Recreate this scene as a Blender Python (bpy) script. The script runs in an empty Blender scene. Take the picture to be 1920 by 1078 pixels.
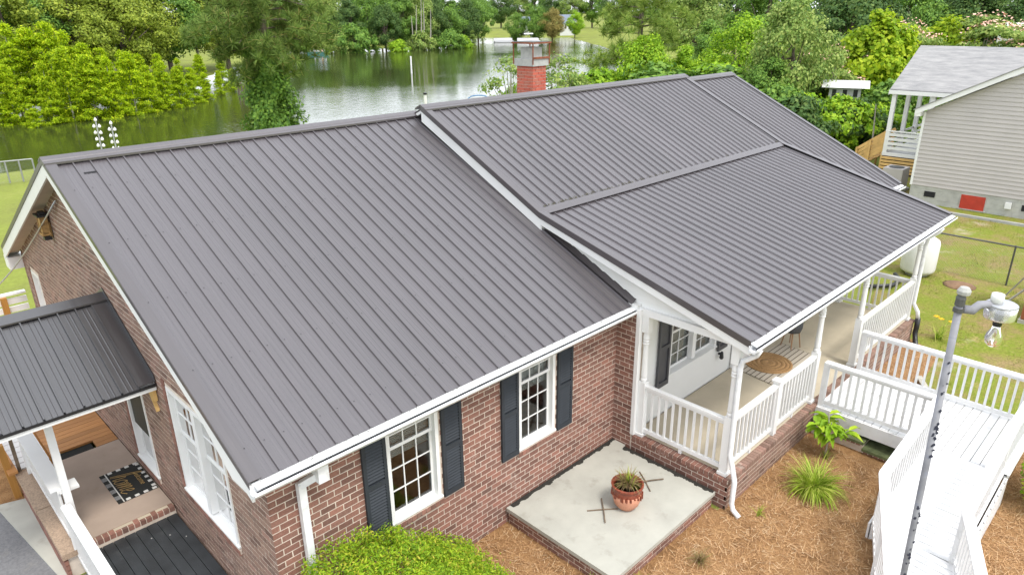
import bpy, math, random
import numpy as np
from mathutils import Vector, Matrix

# ------------------------------------------------------------------ camera, light, exposure
sc = bpy.context.scene
YAW, PIT, ROL, FOC = math.radians(45.468), math.radians(21.347), math.radians(-.597), 1322.
CAM = Vector((-2.54, -6.465, 7.439))
_cy, _sy, _cp, _sp = math.cos(YAW), math.sin(YAW), math.cos(PIT), math.sin(PIT)
FWD = Vector((_cp*_cy, _cp*_sy, -_sp)); _r = Vector((_sy, -_cy, 0)); _u = _r.cross(FWD)
RGT = math.cos(ROL)*_r + math.sin(ROL)*_u; UPV = -math.sin(ROL)*_r + math.cos(ROL)*_u
cam = bpy.data.cameras.new('camera'); camo = bpy.data.objects.new('camera', cam); sc.collection.objects.link(camo)
cam.sensor_width = 36; cam.lens = FOC/1920*36; cam.clip_end = 6000; cam.clip_start = .1
m = Matrix((RGT, UPV, -FWD)).transposed().to_4x4(); m.translation = CAM; camo.matrix_world = m
sc.camera = camo
SUN_EL, SUN_AZ = math.radians(60), math.radians(262)      # azimuth of the sun, counter-clockwise from +X
w = bpy.data.worlds.new('World'); sc.world = w; w.use_nodes = True
nt = w.node_tree; nt.nodes.clear()
sky = nt.nodes.new('ShaderNodeTexSky'); sky.sky_type = 'NISHITA'; sky.sun_disc = False
sky.sun_elevation = SUN_EL; sky.sun_rotation = math.pi/2 - SUN_AZ; sky.dust_density = 3.0; sky.air_density = 1.0; sky.ozone_density = 1.0
hs = nt.nodes.new('ShaderNodeHueSaturation'); hs.inputs['Saturation'].default_value = .42; hs.inputs['Value'].default_value = 1.15
bg = nt.nodes.new('ShaderNodeBackground'); bg.inputs['Strength'].default_value = .13
wo = nt.nodes.new('ShaderNodeOutputWorld')
# thin bright overcast: an even pale cloud sheet veils most of the blue
cl = nt.nodes.new('ShaderNodeMix'); cl.data_type = 'RGBA'; cl.inputs[0].default_value = .6; cl.inputs[7].default_value = (9.6, 10., 10.6, 1)
nt.links.new(sky.outputs[0], hs.inputs['Color']); nt.links.new(hs.outputs[0], cl.inputs[6]); nt.links.new(cl.outputs[2], bg.inputs[0]); nt.links.new(bg.outputs[0], wo.inputs[0])
sl = bpy.data.lights.new('sun', 'SUN'); sl.energy = 1.4; sl.angle = math.radians(13); sl.color = (1, .95, .87)
so = bpy.data.objects.new('sun', sl); sc.collection.objects.link(so)
sd = Vector((math.cos(SUN_EL)*math.cos(SUN_AZ), math.cos(SUN_EL)*math.sin(SUN_AZ), math.sin(SUN_EL)))
so.rotation_euler = sd.to_track_quat('Z', 'Y').to_euler()
sc.view_settings.view_transform = 'Standard'; sc.view_settings.look = 'None'
sc.view_settings.exposure = .95; sc.view_settings.gamma = 1; sc.view_settings.use_curve_mapping = False
sc.render.engine = 'CYCLES'
sc.cycles.max_bounces = 6; sc.cycles.transparent_max_bounces = 12

rnd = random.Random(5); NR = np.random.default_rng(7)
COL = sc.collection
V = Vector; Zu_ = Vector((0, 0, 1))
def ray(px, py): return RGT*((px-960)/FOC) + UPV*(-(py-539)/FOC) + FWD
def onZ(px, py, z): d = ray(px, py); return CAM + d*((z-CAM.z)/d.z)
def onY(px, py, y): d = ray(px, py); return CAM + d*((y-CAM.y)/d.y)
def onX(px, py, x): d = ray(px, py); return CAM + d*((x-CAM.x)/d.x)
def far(px, py, D):                       # the point on that line of sight at horizontal distance D
    d = ray(px, py); return CAM + d*(D/math.hypot(d.x, d.y))

# ------------------------------------------------------------------ materials
MATS = {}
class NT:
    def __init__(s, name):
        s.m = bpy.data.materials.new(name); s.m.use_nodes = True; s.t = s.m.node_tree
        s.b = s.t.nodes['Principled BSDF']; s.o = s.t.nodes['Material Output']; MATS[name] = s.m
    def n(s, t, **k):
        x = s.t.nodes.new('ShaderNode'+t)
        for a, v in k.items():
            if a in x.inputs: x.inputs[a].default_value = v
            else: setattr(x, a, v)
        return x
    def l(s, a, b): s.t.links.new(a, b)
    def coord(s, kind='Object'): return s.n('TexCoord').outputs[kind]
    def pos(s): return s.n('NewGeometry').outputs['Position']
    def noise(s, vec, scale, detail=4, rough=.55, sc3=None):
        if sc3: mp = s.n('Mapping'); mp.inputs['Scale'].default_value = sc3; s.l(vec, mp.inputs[0]); vec = mp.outputs[0]
        x = s.n('TexNoise'); x.inputs['Scale'].default_value = scale; x.inputs['Detail'].default_value = detail; x.inputs['Roughness'].default_value = rough
        s.l(vec, x.inputs['Vector']); return x.outputs['Fac']
    def ramp(s, fac, stops, interp='LINEAR'):
        x = s.n('ValToRGB'); r = x.color_ramp; r.interpolation = interp
        while len(r.elements) > 1: r.elements.remove(r.elements[-1])
        r.elements[0].position = stops[0][0]; r.elements[0].color = (*stops[0][1], 1)
        for p, c in stops[1:]:
            e = r.elements.new(p); e.color = (*c, 1)
        s.l(fac, x.inputs[0]); return x.outputs[0]
    def mix(s, fac, a, b, mode='MIX'):
        x = s.n('Mix'); x.data_type = 'RGBA'; x.blend_type = mode
        for v, i in ((fac, 0), (a, 6), (b, 7)):
            if hasattr(v, 'type'): s.l(v, x.inputs[i])
            elif i == 0: x.inputs[0].default_value = v
            else: x.inputs[i].default_value = (*v, 1)
        return x.outputs[2]
    def math(s, op, a, b=0.):
        x = s.n('Math'); x.operation = op
        for i, v in enumerate((a, b)):
            if hasattr(v, 'type'): s.l(v, x.inputs[i])
            else: x.inputs[i].default_value = v
        return x.outputs[0]
    def bump(s, h, strength=.3, dist=.02):
        x = s.n('Bump'); x.inputs['Strength'].default_value = strength; x.inputs['Distance'].default_value = dist
        s.l(h, x.inputs['Height']); s.l(x.outputs[0], s.b.inputs['Normal']); return x
    def set(s, **k):
        for a, v in k.items():
            a = a.replace('_', ' ')
            if hasattr(v, 'type'): s.l(v, s.b.inputs[a])
            elif isinstance(v, tuple): s.b.inputs[a].default_value = (*v, 1) if len(v) == 3 else v
            else: s.b.inputs[a].default_value = v
        return s
    def rand(s):                          # one number for each piece, joined or not
        g = s.n('NewGeometry').outputs['Random Per Island']; o = s.n('ObjectInfo').outputs['Random']
        return s.math('FRACT', s.math('ADD', g, o))

def plain(name, c, rough=.5, var=.12, scale=3., bump=0., metal=0., spec=.5, dirt=None, bscale=60):
    t = NT(name); p = t.pos()
    f = t.noise(p, scale, 5)
    lo = tuple(x*(1-var) for x in c); hi = tuple(min(1, x*(1+var)) for x in c)
    col = t.ramp(f, [(.3, lo), (.7, hi)])
    if dirt:
        f2 = t.ramp(t.noise(p, dirt[1], 6, .65), [(dirt[2], (0, 0, 0)), (dirt[2]+.18, (1, 1, 1))]); col = t.mix(t.math('MULTIPLY', f2, dirt[3]), col, dirt[0])
    t.set(Base_Color=col, Roughness=rough, Metallic=metal); t.b.inputs['Specular IOR Level'].default_value = spec
    if bump: t.bump(t.noise(p, bscale, 4), bump, .01)
    return t.m

def brickmat(name, stops, smear=(.58, .5, .44), sm=.6):
    t = NT(name); p = t.pos()
    col = t.ramp(t.rand(), stops)
    col = t.mix(.55, col, t.ramp(t.noise(p, 45, 5), [(.25, (.45, .45, .45)), (.75, (1.25, 1.2, 1.15))]), 'MULTIPLY')
    s = t.ramp(t.noise(p, 2.2, 6, .7), [(.56, (0, 0, 0)), (.74, (1, 1, 1))])
    s2 = t.ramp(t.noise(p, 22, 3), [(.45, (0, 0, 0)), (.6, (1, 1, 1))])
    col = t.mix(t.math('MULTIPLY', t.math('MULTIPLY', s, s2), sm), col, smear)
    t.set(Base_Color=col, Roughness=.85); t.b.inputs['Specular IOR Level'].default_value = .25
    t.bump(t.noise(p, 90, 4), .35, .004); return t.m
BR = [(0, (.16, .088, .07)), (.22, (.215, .11, .086)), (.5, (.27, .137, .105)), (.7, (.21, .12, .096)), (.88, (.305, .15, .115)), (1, (.155, .095, .078))]
brickmat('brick', BR)
brickmat('brick_taupe', [(0, (.16, .1, .08)), (.25, (.25, .16, .125)), (.5, (.3, .2, .155)), (.7, (.22, .15, .12)), (.85, (.33, .2, .16)), (1, (.18, .13, .105))], sm=.8)  # paler, browner brick mix for the gable wall and porch front
brickmat('chimney_brick', [(0, (.42, .1, .065)), (.5, (.5, .13, .085)), (1, (.4, .15, .1))], sm=.5)
plain('mortar', (.58, .5, .42), .95, .14, 8, .2)
plain('chimney_mortar', (.6, .42, .36), .95, .15, 8)
plain('white_paint', (.7, .7, .69), .45, .04, 2., dirt=((.5, .49, .46), 5., .66, .35))
plain('ramp_white', (.67, .67, .67), .6, .05, 2.5, dirt=((.36, .36, .34), 6., .55, .5))
plain('vinyl', (.7, .7, .68), .5, .04, 1.2, dirt=((.55, .54, .5), 3., .66, .3))
plain('gutter_white', (.68, .69, .7), .25, .1, 9., dirt=((.4, .4, .4), 7., .55, .5))
plain('soffit', (.5, .46, .39), .7, .08, 4)
plain('dark_gap', (.012, .012, .014), .9, 0)
plain('concrete', (.37, .365, .32), .85, .12, 1.6, .25, dirt=((.17, .155, .12), 2.6, .57, .5))
plain('porch_concrete', (.47, .41, .31), .8, .12, 1.3, .2, dirt=((.3, .24, .17), 2.6, .6, .5))
plain('tan_slab', (.35, .275, .22), .85, .1, 2, .2, dirt=((.26, .19, .13), 3., .6, .5))
plain('pebble_ledge', (.33, .24, .17), .95, .3, 40, .8, bscale=80)
plain('grey_concrete', (.36, .36, .34), .9, .15, 3, .3, dirt=((.2, .2, .18), 5, .6, .5))
plain('mossy', (.1, .12, .05), .95, .4, 9, .4)
plain('shutter', (.03, .035, .042), .6, .1, 5, spec=.25)
plain('shutter_grey', (.06, .06, .066), .5, .1, 5)
plain('black_metal', (.015, .015, .017), .4, .1, 5)
plain('rust', (.2, .065, .03), .9, .45, 14, .4)
plain('flue', (.36, .36, .34), .9, .15, 9, .2, dirt=((.25, .12, .07), 9, .6, .5))
plain('room_floor', (.34, .18, .08), .6, .3, 6)
plain('room_wall', (.5, .44, .36), .9, .05)
plain('blind', (.36, .37, .34), .7, .03)
plain('screen', (.02, .022, .016), .6, .2, 20)
plain('brass', (.34, .2, .07), .5, .35, 18)
plain('steel', (.42, .43, .45), .4, .1, 9, metal=.6)
plain('terracotta', (.52, .24, .15), .75, .12, 7, .1, dirt=((.5, .36, .28), 9, .62, .4))
plain('glaze', (.2, .045, .022), .35, .35, 14, dirt=((.33, .13, .08), 12, .55, .5))
plain('soil', (.06, .04, .025), 1, .4, 30, .5)
plain('straw_dry', (.36, .23, .12), .9, .3, 9)
plain('stick', (.15, .11, .075), .9, .3, 9)
plain('planter', (.06, .062, .066), .6, .1)
plain('planter_leg', (.3, .16, .075), .5, .2, 8)
plain('jute', (.36, .21, .09), .95, .25, 30, .6)
plain('mat_black', (.012, .013, .011), .95, .2, 30)
plain('mat_white', (.6, .59, .56), .95, .1, 30)
plain('mat_grey', (.2, .2, .2), .95, .3, 40)
plain('gold', (.34, .21, .06), .6, .2, 20)
plain('dark_plank', (.028, .032, .036), .55, .35, 4, .3, dirt=((.07, .075, .075), 5, .58, .6))
plain('tank_white', (.72, .72, .7), .4, .03, 3, dirt=((.5, .48, .42), 4, .64, .4))
plain('siding_beige', (.43, .4, .385), .6, .04, 1.5)
plain('block', (.4, .4, .37), .95, .16, 2.2, .4, dirt=((.25, .25, .23), 4, .58, .5))
plain('red_door', (.4, .035, .018), .6, .15, 4)
plain('pine_lumber', (.6, .38, .14), .75, .2, 3, .1)
plain('old_lumber', (.4, .38, .33), .9, .2, 6, .1)
plain('shed_wood', (.28, .085, .035), .6, .2, 5)
plain('asphalt', (.15, .15, .155), .95, .2, 30, .5, dirt=((.2, .19, .17), 3, .58, .6))
plain('boat_white', (.7, .7, .72), .35, .05)
plain('boat_blue', (.03, .14, .3), .6, .1)
plain('boat_dark', (.03, .045, .07), .7, .1)
plain('boat_green', (.06, .2, .2), .5, .1)
plain('far_white', (.62, .62, .6), .7, .05)
plain('far_roof', (.16, .19, .25), .8, .1)
plain('skin', (.45, .26, .18), .6, .05)
plain('cloth_light', (.5, .5, .52), .9, .1)
plain('petal_yellow', (.75, .45, .01), .7, .1)
plain('petal_pink', (.75, .45, .36), .8, .2, 9)
plain('bark', (.12, .095, .072), .95, .3, 12, .5)
plain('bark_pale', (.3, .28, .24), .95, .25, 12, .4)
plain('pipe_white', (.7, .7, .68), .4, .04)
plain('damp_litter', (.022, .02, .016), 1, .5, 40)
plain('debris', (.08, .075, .05), 1, .4, 30)
plain('fence_wire', (.3, .31, .31), .5, .1, metal=.5)
plain('fence_dark', (.09, .09, .085), .6, .2, metal=.3)
plain('dirt_red', (.2, .12, .07), 1, .3, 9, .6)

# painted steel roof, its dull grey-brown coat, faint streaks down the slope
def roofmat(name, c, rough, ior=1.93):
    t = NT(name); p = t.coord('Object'); q = t.pos()
    a = t.noise(p, 3., 6, .7, (18, .35, .35)); b = t.noise(q, .5, 3)
    col = t.mix(.5, t.ramp(a, [(.3, tuple(x*.7 for x in c)), (.7, tuple(x*1.3 for x in c))]), t.ramp(b, [(.3, tuple(x*.9 for x in c)), (.7, tuple(x*1.1 for x in c))]))
    col = t.mix(1., col, t.ramp(t.n('ObjectInfo').outputs['Random'], [(0, (.9, .9, .9)), (1, (1.1, 1.1, 1.1))]), 'MULTIPLY')
    t.set(Base_Color=col, Roughness=t.ramp(t.noise(p, 2., 5, .65, (9, .5, .5)), [(.25, (rough*.75,)*3), (.75, (rough*1.25,)*3)])); t.b.inputs['IOR'].default_value = ior
    return t.m
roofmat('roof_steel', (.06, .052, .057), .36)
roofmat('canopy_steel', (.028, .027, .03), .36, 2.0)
roofmat('roof_trim', (.056, .047, .05), .36)

def woodmat(name, c1, c2, axis, rough=.7):
    t = NT(name); p = t.pos(); s = [22, 22, 22]; s[axis] = .9
    col = t.ramp(t.noise(p, 2, 6, .6, tuple(s)), [(.25, c1), (.75, c2)])
    col = t.mix(.5, col, t.ramp(t.rand(), [(0, (.6, .6, .6)), (1, (1.3, 1.3, 1.3))]), 'MULTIPLY')
    t.set(Base_Color=col, Roughness=rough); return t.m
woodmat('deck_stain', (.32, .14, .045), (.52, .25, .08), 0)
woodmat('post_stain', (.36, .17, .03), (.5, .24, .05), 2)

t = NT('glass'); t.t.nodes.remove(t.b)
lw = t.n('LayerWeight'); lw.inputs[0].default_value = .35
tr = t.n('BsdfTransparent'); tr.inputs[0].default_value = (.86, .9, .9, 1); gl = t.n('BsdfGlossy'); gl.inputs['Roughness'].default_value = .02
mx = t.n('MixShader'); t.l(t.math('ADD', t.math('MULTIPLY', lw.outputs['Fresnel'], .9), .05), mx.inputs[0]); t.l(tr.outputs[0], mx.inputs[1]); t.l(gl.outputs[0], mx.inputs[2]); t.l(mx.outputs[0], t.o.inputs[0])
t = NT('lamp_glass'); t.set(Base_Color=(1, 1, .97), Roughness=.02); t.b.inputs['Transmission Weight'].default_value = .97; t.b.inputs['IOR'].default_value = 1.35
t = NT('lamp_lens'); t.set(Base_Color=(.8, .81, .84), Roughness=.25); t.b.inputs['Transmission Weight'].default_value = .8
t = NT('pole_paint'); p = t.pos()
blotch = t.ramp(t.noise(p, 16, 2, .4), [(.6, (0, 0, 0)), (.66, (1, 1, 1))])
t.set(Base_Color=t.mix(t.math('MULTIPLY', blotch, .5), t.ramp(t.noise(p, 5, 4), [(.3, (.14, .14, .155)), (.7, (.26, .26, .285))]), (.16, .17, .22)), Roughness=.7)
t = NT('pole_mark'); t.set(Base_Color=(.02, .022, .045), Roughness=.7)

t = NT('lawn'); p = t.pos()
g = t.ramp(t.noise(p, .7, 8, .75), [(.3, (.31, .22, .13)), (.4, (.25, .2, .09)), (.5, (.21, .22, .05)), (.58, (.17, .22, .03)), (.66, (.3, .26, .1)), (.75, (.4, .33, .22))])
g = t.mix(.65, g, t.ramp(t.noise(p, 14, 6, .7), [(.25, (.45, .45, .4)), (.75, (1.45, 1.4, 1.3))]), 'MULTIPLY')
sand = t.ramp(t.noise(p, .8, 5, .6), [(.6, (0, 0, 0)), (.7, (1, 1, 1))])
g = t.mix(t.math('MULTIPLY', sand, .6), g, (.42, .36, .26))
t.set(Base_Color=g, Roughness=.95); t.b.inputs['Specular IOR Level'].default_value = .1; t.bump(t.noise(p, 18, 6), .8, .05)
t = NT('back_lawn'); p = t.pos()
g = t.ramp(t.noise(p, .25, 6, .6), [(.3, (.16, .17, .05)), (.55, (.19, .225, .045)), (.8, (.26, .26, .085))])
g = t.mix(.5, g, t.ramp(t.noise(p, 7, 5, .7), [(.25, (.5, .5, .45)), (.75, (1.3, 1.3, 1.2))]), 'MULTIPLY')
t.set(Base_Color=g, Roughness=.95); t.b.inputs['Specular IOR Level'].default_value = .1
t = NT('pine_straw'); p = t.pos()
g = t.ramp(t.noise(p, 3, 8, .75), [(.25, (.16, .085, .04)), (.5, (.4, .225, .105)), (.75, (.54, .34, .17))])
g = t.mix(.6, g, t.ramp(t.noise(p, 40, 5, .8), [(.25, (.4, .38, .36)), (.75, (1.4, 1.4, 1.3))]), 'MULTIPLY')
t.set(Base_Color=g, Roughness=1.); t.b.inputs['Specular IOR Level'].default_value = .1; t.bump(t.noise(p, 45, 6, .8), 1., .04)
t = NT('straw_needle'); t.set(Base_Color=t.ramp(t.rand(), [(0, (.2, .1, .045)), (.4, (.46, .26, .12)), (.8, (.6, .37, .18)), (1, (.68, .52, .33))]), Roughness=.9)
t = NT('shingle'); p = t.pos()
g = t.ramp(t.noise(p, 2.2, 6, .7, (3, .6, 1)), [(.3, (.19, .19, .195)), (.7, (.33, .325, .32))])
t.set(Base_Color=g, Roughness=.95); t.bump(t.noise(p, 9, 4, .7, (4, .8, 1)), .5, .03)
t = NT('rug_stripe'); p = t.pos(); sx = t.n('SeparateXYZ'); t.l(p, sx.inputs[0])
f = t.math('FRACT', t.math('MULTIPLY', sx.outputs[1], 9.5))
t.set(Base_Color=t.mix(t.ramp(f, [(.76, (0, 0, 0)), (.82, (1, 1, 1))]), t.ramp(t.noise(p, 60, 3), [(.3, (.42, .37, .3)), (.7, (.56, .5, .42))]), (.13, .1, .075)), Roughness=.95)
t = NT('water'); p = t.pos()
calm = t.ramp(t.noise(p, .045, 3, .5), [(.38, (.35, .35, .35)), (.6, (1, 1, 1))])
h = t.math('MULTIPLY', t.math('ADD', t.noise(p, 1.1, 3, .6, (1, 1.6, 1)), t.math('MULTIPLY', t.noise(p, 3.6, 2, .5, (1.5, 1, 1)), .35)), calm)
t.set(Base_Color=(.035, .045, .012), Roughness=.04, IOR=1.5); t.b.inputs['Specular IOR Level'].default_value = .5; t.bump(h, .2, .12)

def leafmat(name, stops, trans=.35, big=.25, var=.35):
    t = NT(name); p = t.pos()
    col = t.ramp(t.rand(), stops)
    col = t.mix(var, col, t.ramp(t.noise(p, big, 3), [(.3, (.55, .6, .5)), (.7, (1.4, 1.3, 1.1))]), 'MULTIPLY')
    t.set(Base_Color=col, Roughness=.6); t.b.inputs['Specular IOR Level'].default_value = .25
    tl = t.n('BsdfTranslucent'); t.l(col, tl.inputs[0]); mx = t.n('MixShader'); mx.inputs[0].default_value = trans
    t.l(t.b.outputs[0], mx.inputs[1]); t.l(tl.outputs[0], mx.inputs[2]); t.l(mx.outputs[0], t.o.inputs[0]); return t.m
leafmat('leaf_cypress', [(0, (.13, .23, .004)), (.35, (.29, .44, .006)), (.8, (.48, .64, .01)), (1, (.66, .7, .03))], .45)
leafmat('leaf_olive', [(0, (0.143, 0.204, 0.024)), (.5, (0.245, 0.326, 0.032)), (1, (0.388, 0.449, 0.061))])
leafmat('leaf_mid', [(0, (0.073, 0.166, 0.029)), (.5, (0.146, 0.281, 0.046)), (1, (0.250, 0.395, 0.062))])
leafmat('leaf_dark', [(0, (0.039, 0.098, 0.027)), (.5, (0.082, 0.160, 0.039)), (1, (0.156, 0.234, 0.058))])
leafmat('leaf_bright', [(0, (0.141, 0.282, 0.014)), (.5, (0.246, 0.440, 0.021)), (1, (0.422, 0.581, 0.035))])
leafmat('leaf_lime', [(0, (.17, .3, .01)), (.5, (.29, .43, .015)), (1, (.46, .55, .03))], .45)
leafmat('leaf_soft', [(0, (0.120, 0.216, 0.048)), (.5, (0.228, 0.336, 0.072)), (1, (0.384, 0.456, 0.132))])
leafmat('leaf_bronze', [(0, (.180, .180, .045)), (.5, (.300, .255, .075)), (1, (.390, .300, .105))])
leafmat('needle', [(0, (0.069, 0.125, 0.025)), (.5, (0.150, 0.237, 0.050)), (.9, (0.250, 0.350, 0.075)), (1, (0.375, 0.263, 0.112))], .35)
leafmat('needle_light', [(0, (0.103, 0.184, 0.029)), (.5, (0.218, 0.333, 0.057)), (1, (0.391, 0.460, 0.103))], .35)
leafmat('leaf_shrub', [(0, (.120, .240, .012)), (.4, (.228, .384, .018)), (.8, (.360, .480, .024)), (1, (.480, .432, .060))], .35, 3.)
leafmat('blade', [(0, (.15, .25, .015)), (.5, (.32, .44, .04)), (1, (.58, .62, .16))], .35, 3.)
leafmat('broad_leaf', [(0, (.176, .330, .017)), (.5, (.286, .462, .022)), (1, (.396, .528, .033))], .3, 3.)
leafmat('dry_blade', [(0, (.2, .13, .07)), (.6, (.38, .27, .14)), (1, (.16, .2, .03))], .2, 3.)
leafmat('grass_blade', [(0, (.14, .19, .02)), (.4, (.22, .25, .04)), (.7, (.32, .29, .09)), (1, (.38, .29, .15))], .3, .6)

# ------------------------------------------------------------------ mesh and object helpers
W = {}                                    # world position of each object's origin
class MB:
    def __init__(s, T=None): s.v = []; s.f = []; s.T = T
    def add(s, pts, faces):
        o = len(s.v); s.v += [s.T(V(p)) if s.T else V(p) for p in pts]; s.f += [tuple(i+o for i in f) for f in faces]; return s
    def box(s, x0, x1, y0, y1, z0, z1):
        return s.add([(x, y, z) for z in (z0, z1) for y in (y0, y1) for x in (x0, x1)], [(0, 2, 3, 1), (4, 5, 7, 6), (0, 1, 5, 4), (2, 6, 7, 3), (0, 4, 6, 2), (1, 3, 7, 5)])
    def beam(s, p, q, wd, h, up=(0, 0, 1)):
        p, q = V(p), V(q); d = (q-p).normalized(); up = V(up)
        if abs(d.dot(up)) > .98: up = V((1, 0, 0))
        sd = d.cross(up).normalized()*(wd/2); u = sd.cross(d).normalized()*(h/2)
        return s.add([p-sd-u, p+sd-u, p+sd+u, p-sd+u, q-sd-u, q+sd-u, q+sd+u, q-sd+u], [(0, 1, 2, 3), (7, 6, 5, 4), (0, 4, 5, 1), (1, 5, 6, 2), (2, 6, 7, 3), (3, 7, 4, 0)])
    def prism(s, pts, vec):
        n = len(pts); a = [V(p) for p in pts]; b = [p+V(vec) for p in a]
        return s.add(a+b, [tuple(range(n-1, -1, -1)), tuple(range(n, 2*n))]+[(i, (i+1) % n, n+(i+1) % n, n+i) for i in range(n)])
    def sheet(s, pts): return s.add(pts, [tuple(range(len(pts)))])
    def tube(s, pts, r, n=8):
        pts = [V(p) for p in pts]; R = r if isinstance(r, (list, tuple)) else [r]*len(pts); vs = []
        for i, p in enumerate(pts):
            d = (pts[min(i+1, len(pts)-1)]-pts[max(i-1, 0)]).normalized(); a = d.orthogonal().normalized() if i == 0 else (a-d*a.dot(d)).normalized(); b = d.cross(a)
            vs += [p+(a*math.cos(t*2*math.pi/n)+b*math.sin(t*2*math.pi/n))*R[i] for t in range(n)]
        fs = [(i*n+j, i*n+(j+1) % n, (i+1)*n+(j+1) % n, (i+1)*n+j) for i in range(len(pts)-1) for j in range(n)]
        return s.add(vs, fs+[tuple(range(n-1, -1, -1)), tuple((len(pts)-1)*n+j for j in range(n))])
    def lathe(s, prof, n=16, c=(0, 0, 0)):
        c = V(c); vs = [c+V((r*math.cos(t*2*math.pi/n), r*math.sin(t*2*math.pi/n), z)) for r, z in prof for t in range(n)]
        k = len(prof)
        return s.add(vs, [(i*n+j, i*n+(j+1) % n, (i+1)*n+(j+1) % n, (i+1)*n+j) for i in range(k-1) for j in range(n)]+[tuple(range(n-1, -1, -1)), tuple((k-1)*n+j for j in range(n))])
    def build(s, name, mat, parent=None, org=None, smooth=False, **props):
        org = V(org) if org is not None else (W[parent.name].copy() if parent else V((0, 0, 0)))
        me = bpy.data.meshes.new(name); me.from_pydata([tuple(p-org) for p in s.v], [], s.f); me.update()
        return place(name, me, mat, parent, org, smooth, **props)
def place(name, me, mat, parent=None, org=(0, 0, 0), smooth=False, **props):
    if mat and not me.materials: me.materials.append(MATS[mat])
    if smooth: me.polygons.foreach_set('use_smooth', [True]*len(me.polygons))
    o = bpy.data.objects.new(name, me); COL.objects.link(o); org = V(org)
    if parent: o.parent = parent; o.location = org-W[parent.name]
    else: o.location = org
    W[o.name] = org
    for k, v in props.items(): o[k] = v
    return o
def thing(name, label, cat, loc=(0, 0, 0), group=None):
    o = bpy.data.objects.new(name, None); COL.objects.link(o); o.location = loc; W[o.name] = V(loc)
    o['label'] = label; o['category'] = cat
    if group: o['group'] = group
    return o
def npmesh(name, verts, quads):
    me = bpy.data.meshes.new(name); n, k = len(verts), quads.shape[1]
    me.vertices.add(n); me.vertices.foreach_set('co', np.asarray(verts, np.float32).ravel())
    me.loops.add(len(quads)*k); me.loops.foreach_set('vertex_index', np.asarray(quads, np.int32).ravel())
    me.polygons.add(len(quads)); me.polygons.foreach_set('loop_start', np.arange(0, len(quads)*k, k, dtype=np.int32))
    me.update(calc_edges=True); me.validate(); return me

def wallT(O, U, N):                       # (u, outward, z) to world
    O, U, N = V(O), V(U), V(N)
    return lambda p: O+U*p.x+N*p.y+V((0, 0, p.z))

# ------------------------------------------------------------------ bricks, siding
BU, BV = .2035, .0865
_bm = {}
def brick_mesh(mat):
    if mat not in _bm:
        me = bpy.data.meshes.new('brick'); b = MB(); b.box(0, 1, -1, 0, 0, 1); me.from_pydata([tuple(p) for p in b.v], [], b.f); me.materials.append(MATS[mat]); _bm[mat] = me
    return _bm[mat]
def courses(wd, h, holes=(), clip=None, v0=0., bu=BU, bv=BV, gap=.0138):
    out = []; k = 0; z = v0
    while z < h:
        z1 = min(z+bv-gap, h); segs = [(0, wd)]
        for (a, b, c, d) in holes:
            if z1 > c and z < d:
                n = []
                for s, e in segs:
                    if b <= s or a >= e: n.append((s, e)); continue
                    if a > s: n.append((s, a))
                    if b < e: n.append((b, e))
                segs = n
        for s, e in segs:
            u = math.floor(s/bu)*bu-(bu/2 if k % 2 else 0)
            while u < e:
                a, b = max(u, s), min(u+bu-gap, e)
                if b-a > .03 and (clip is None or clip((a+b)/2, z+bv/2)): out.append((a, b, z, z1))
                u += bu
        z += bv; k += 1
    return out
def lay(bricks, O, U, N, mat, parent, pick=None, proud=.0035, indiv=0):
    """bricks on a plane: those picked become objects, the rest one joined part"""
    T = wallT(O, U, N); rest = MB(T); one = []
    for b in bricks:
        if pick and pick(b): one.append(b)
        else: rest.box(b[0], b[1], -.05, proud+rnd.uniform(-.0012, .0012), b[2], b[3])
    if len(one) > indiv:
        one.sort(key=lambda b: (T(V((b[0], 0, b[2])))-CAM).length)
        for b in one[indiv:]: rest.box(b[0], b[1], -.05, proud+rnd.uniform(-.0012, .0012), b[2], b[3])
        one = one[:indiv]
    U, N = V(U), V(N); me = brick_mesh(mat)
    R = Matrix((U, N, V((0, 0, 1)))).transposed().to_quaternion() if U.cross(N).z > 0 else None
    for b in one:
        pr = proud+rnd.uniform(-.0012, .0012)
        if R is None: o = place('brick', me, mat, parent, T(V((b[1], pr, b[2])))); o.rotation_mode = 'QUATERNION'; o.rotation_quaternion = Matrix((-U, N, V((0, 0, 1)))).transposed().to_quaternion()
        else: o = place('brick', me, mat, parent, T(V((b[0], pr, b[2])))); o.rotation_mode = 'QUATERNION'; o.rotation_quaternion = R
        o.scale = (b[1]-b[0], .05, b[3]-b[2])
    if rest.v: rest.build('brick_courses', mat, parent, kind='stuff')
    return one
def backing(mb, wd, h, holes, depth=.2, top=None):
    us = sorted({0, wd, *[x for q in holes for x in q[:2]]}); zs = sorted({0, h, *[x for q in holes for x in q[2:]]})
    for a, b in zip(us, us[1:]):
        for c, d in zip(zs, zs[1:]):
            mu, mz = (a+b)/2, (c+d)/2
            if not any(q[0] < mu < q[1] and q[2] < mz < q[3] for q in holes): mb.box(a, b, -depth, 0, c, d)
def siding(parent, T, z0, z1, expo, span, mat, name='siding_board', lap=.02):
    z = z0
    while z < z1-.01:
        for a, b in span(z, min(z+expo, z1)):
            if b[0]-a[0] < .02 and b[1]-a[1] < .02: continue
            # a=(u at bottom, u at top) left, b right
            t = min(z+expo+.012, z1); m_ = MB(T)
            m_.add([(a[0], 0, z), (b[0], 0, z), (b[0], lap, z), (a[0], lap, z), (a[1], 0, t), (b[1], 0, t), (b[1], .004, t), (a[1], .004, t)], [(0, 1, 2, 3), (4, 7, 6, 5), (3, 2, 6, 7), (0, 4, 5, 1), (0, 3, 7, 4), (1, 5, 6, 2)])
            m_.build(name, mat, parent)
        z += expo

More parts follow.
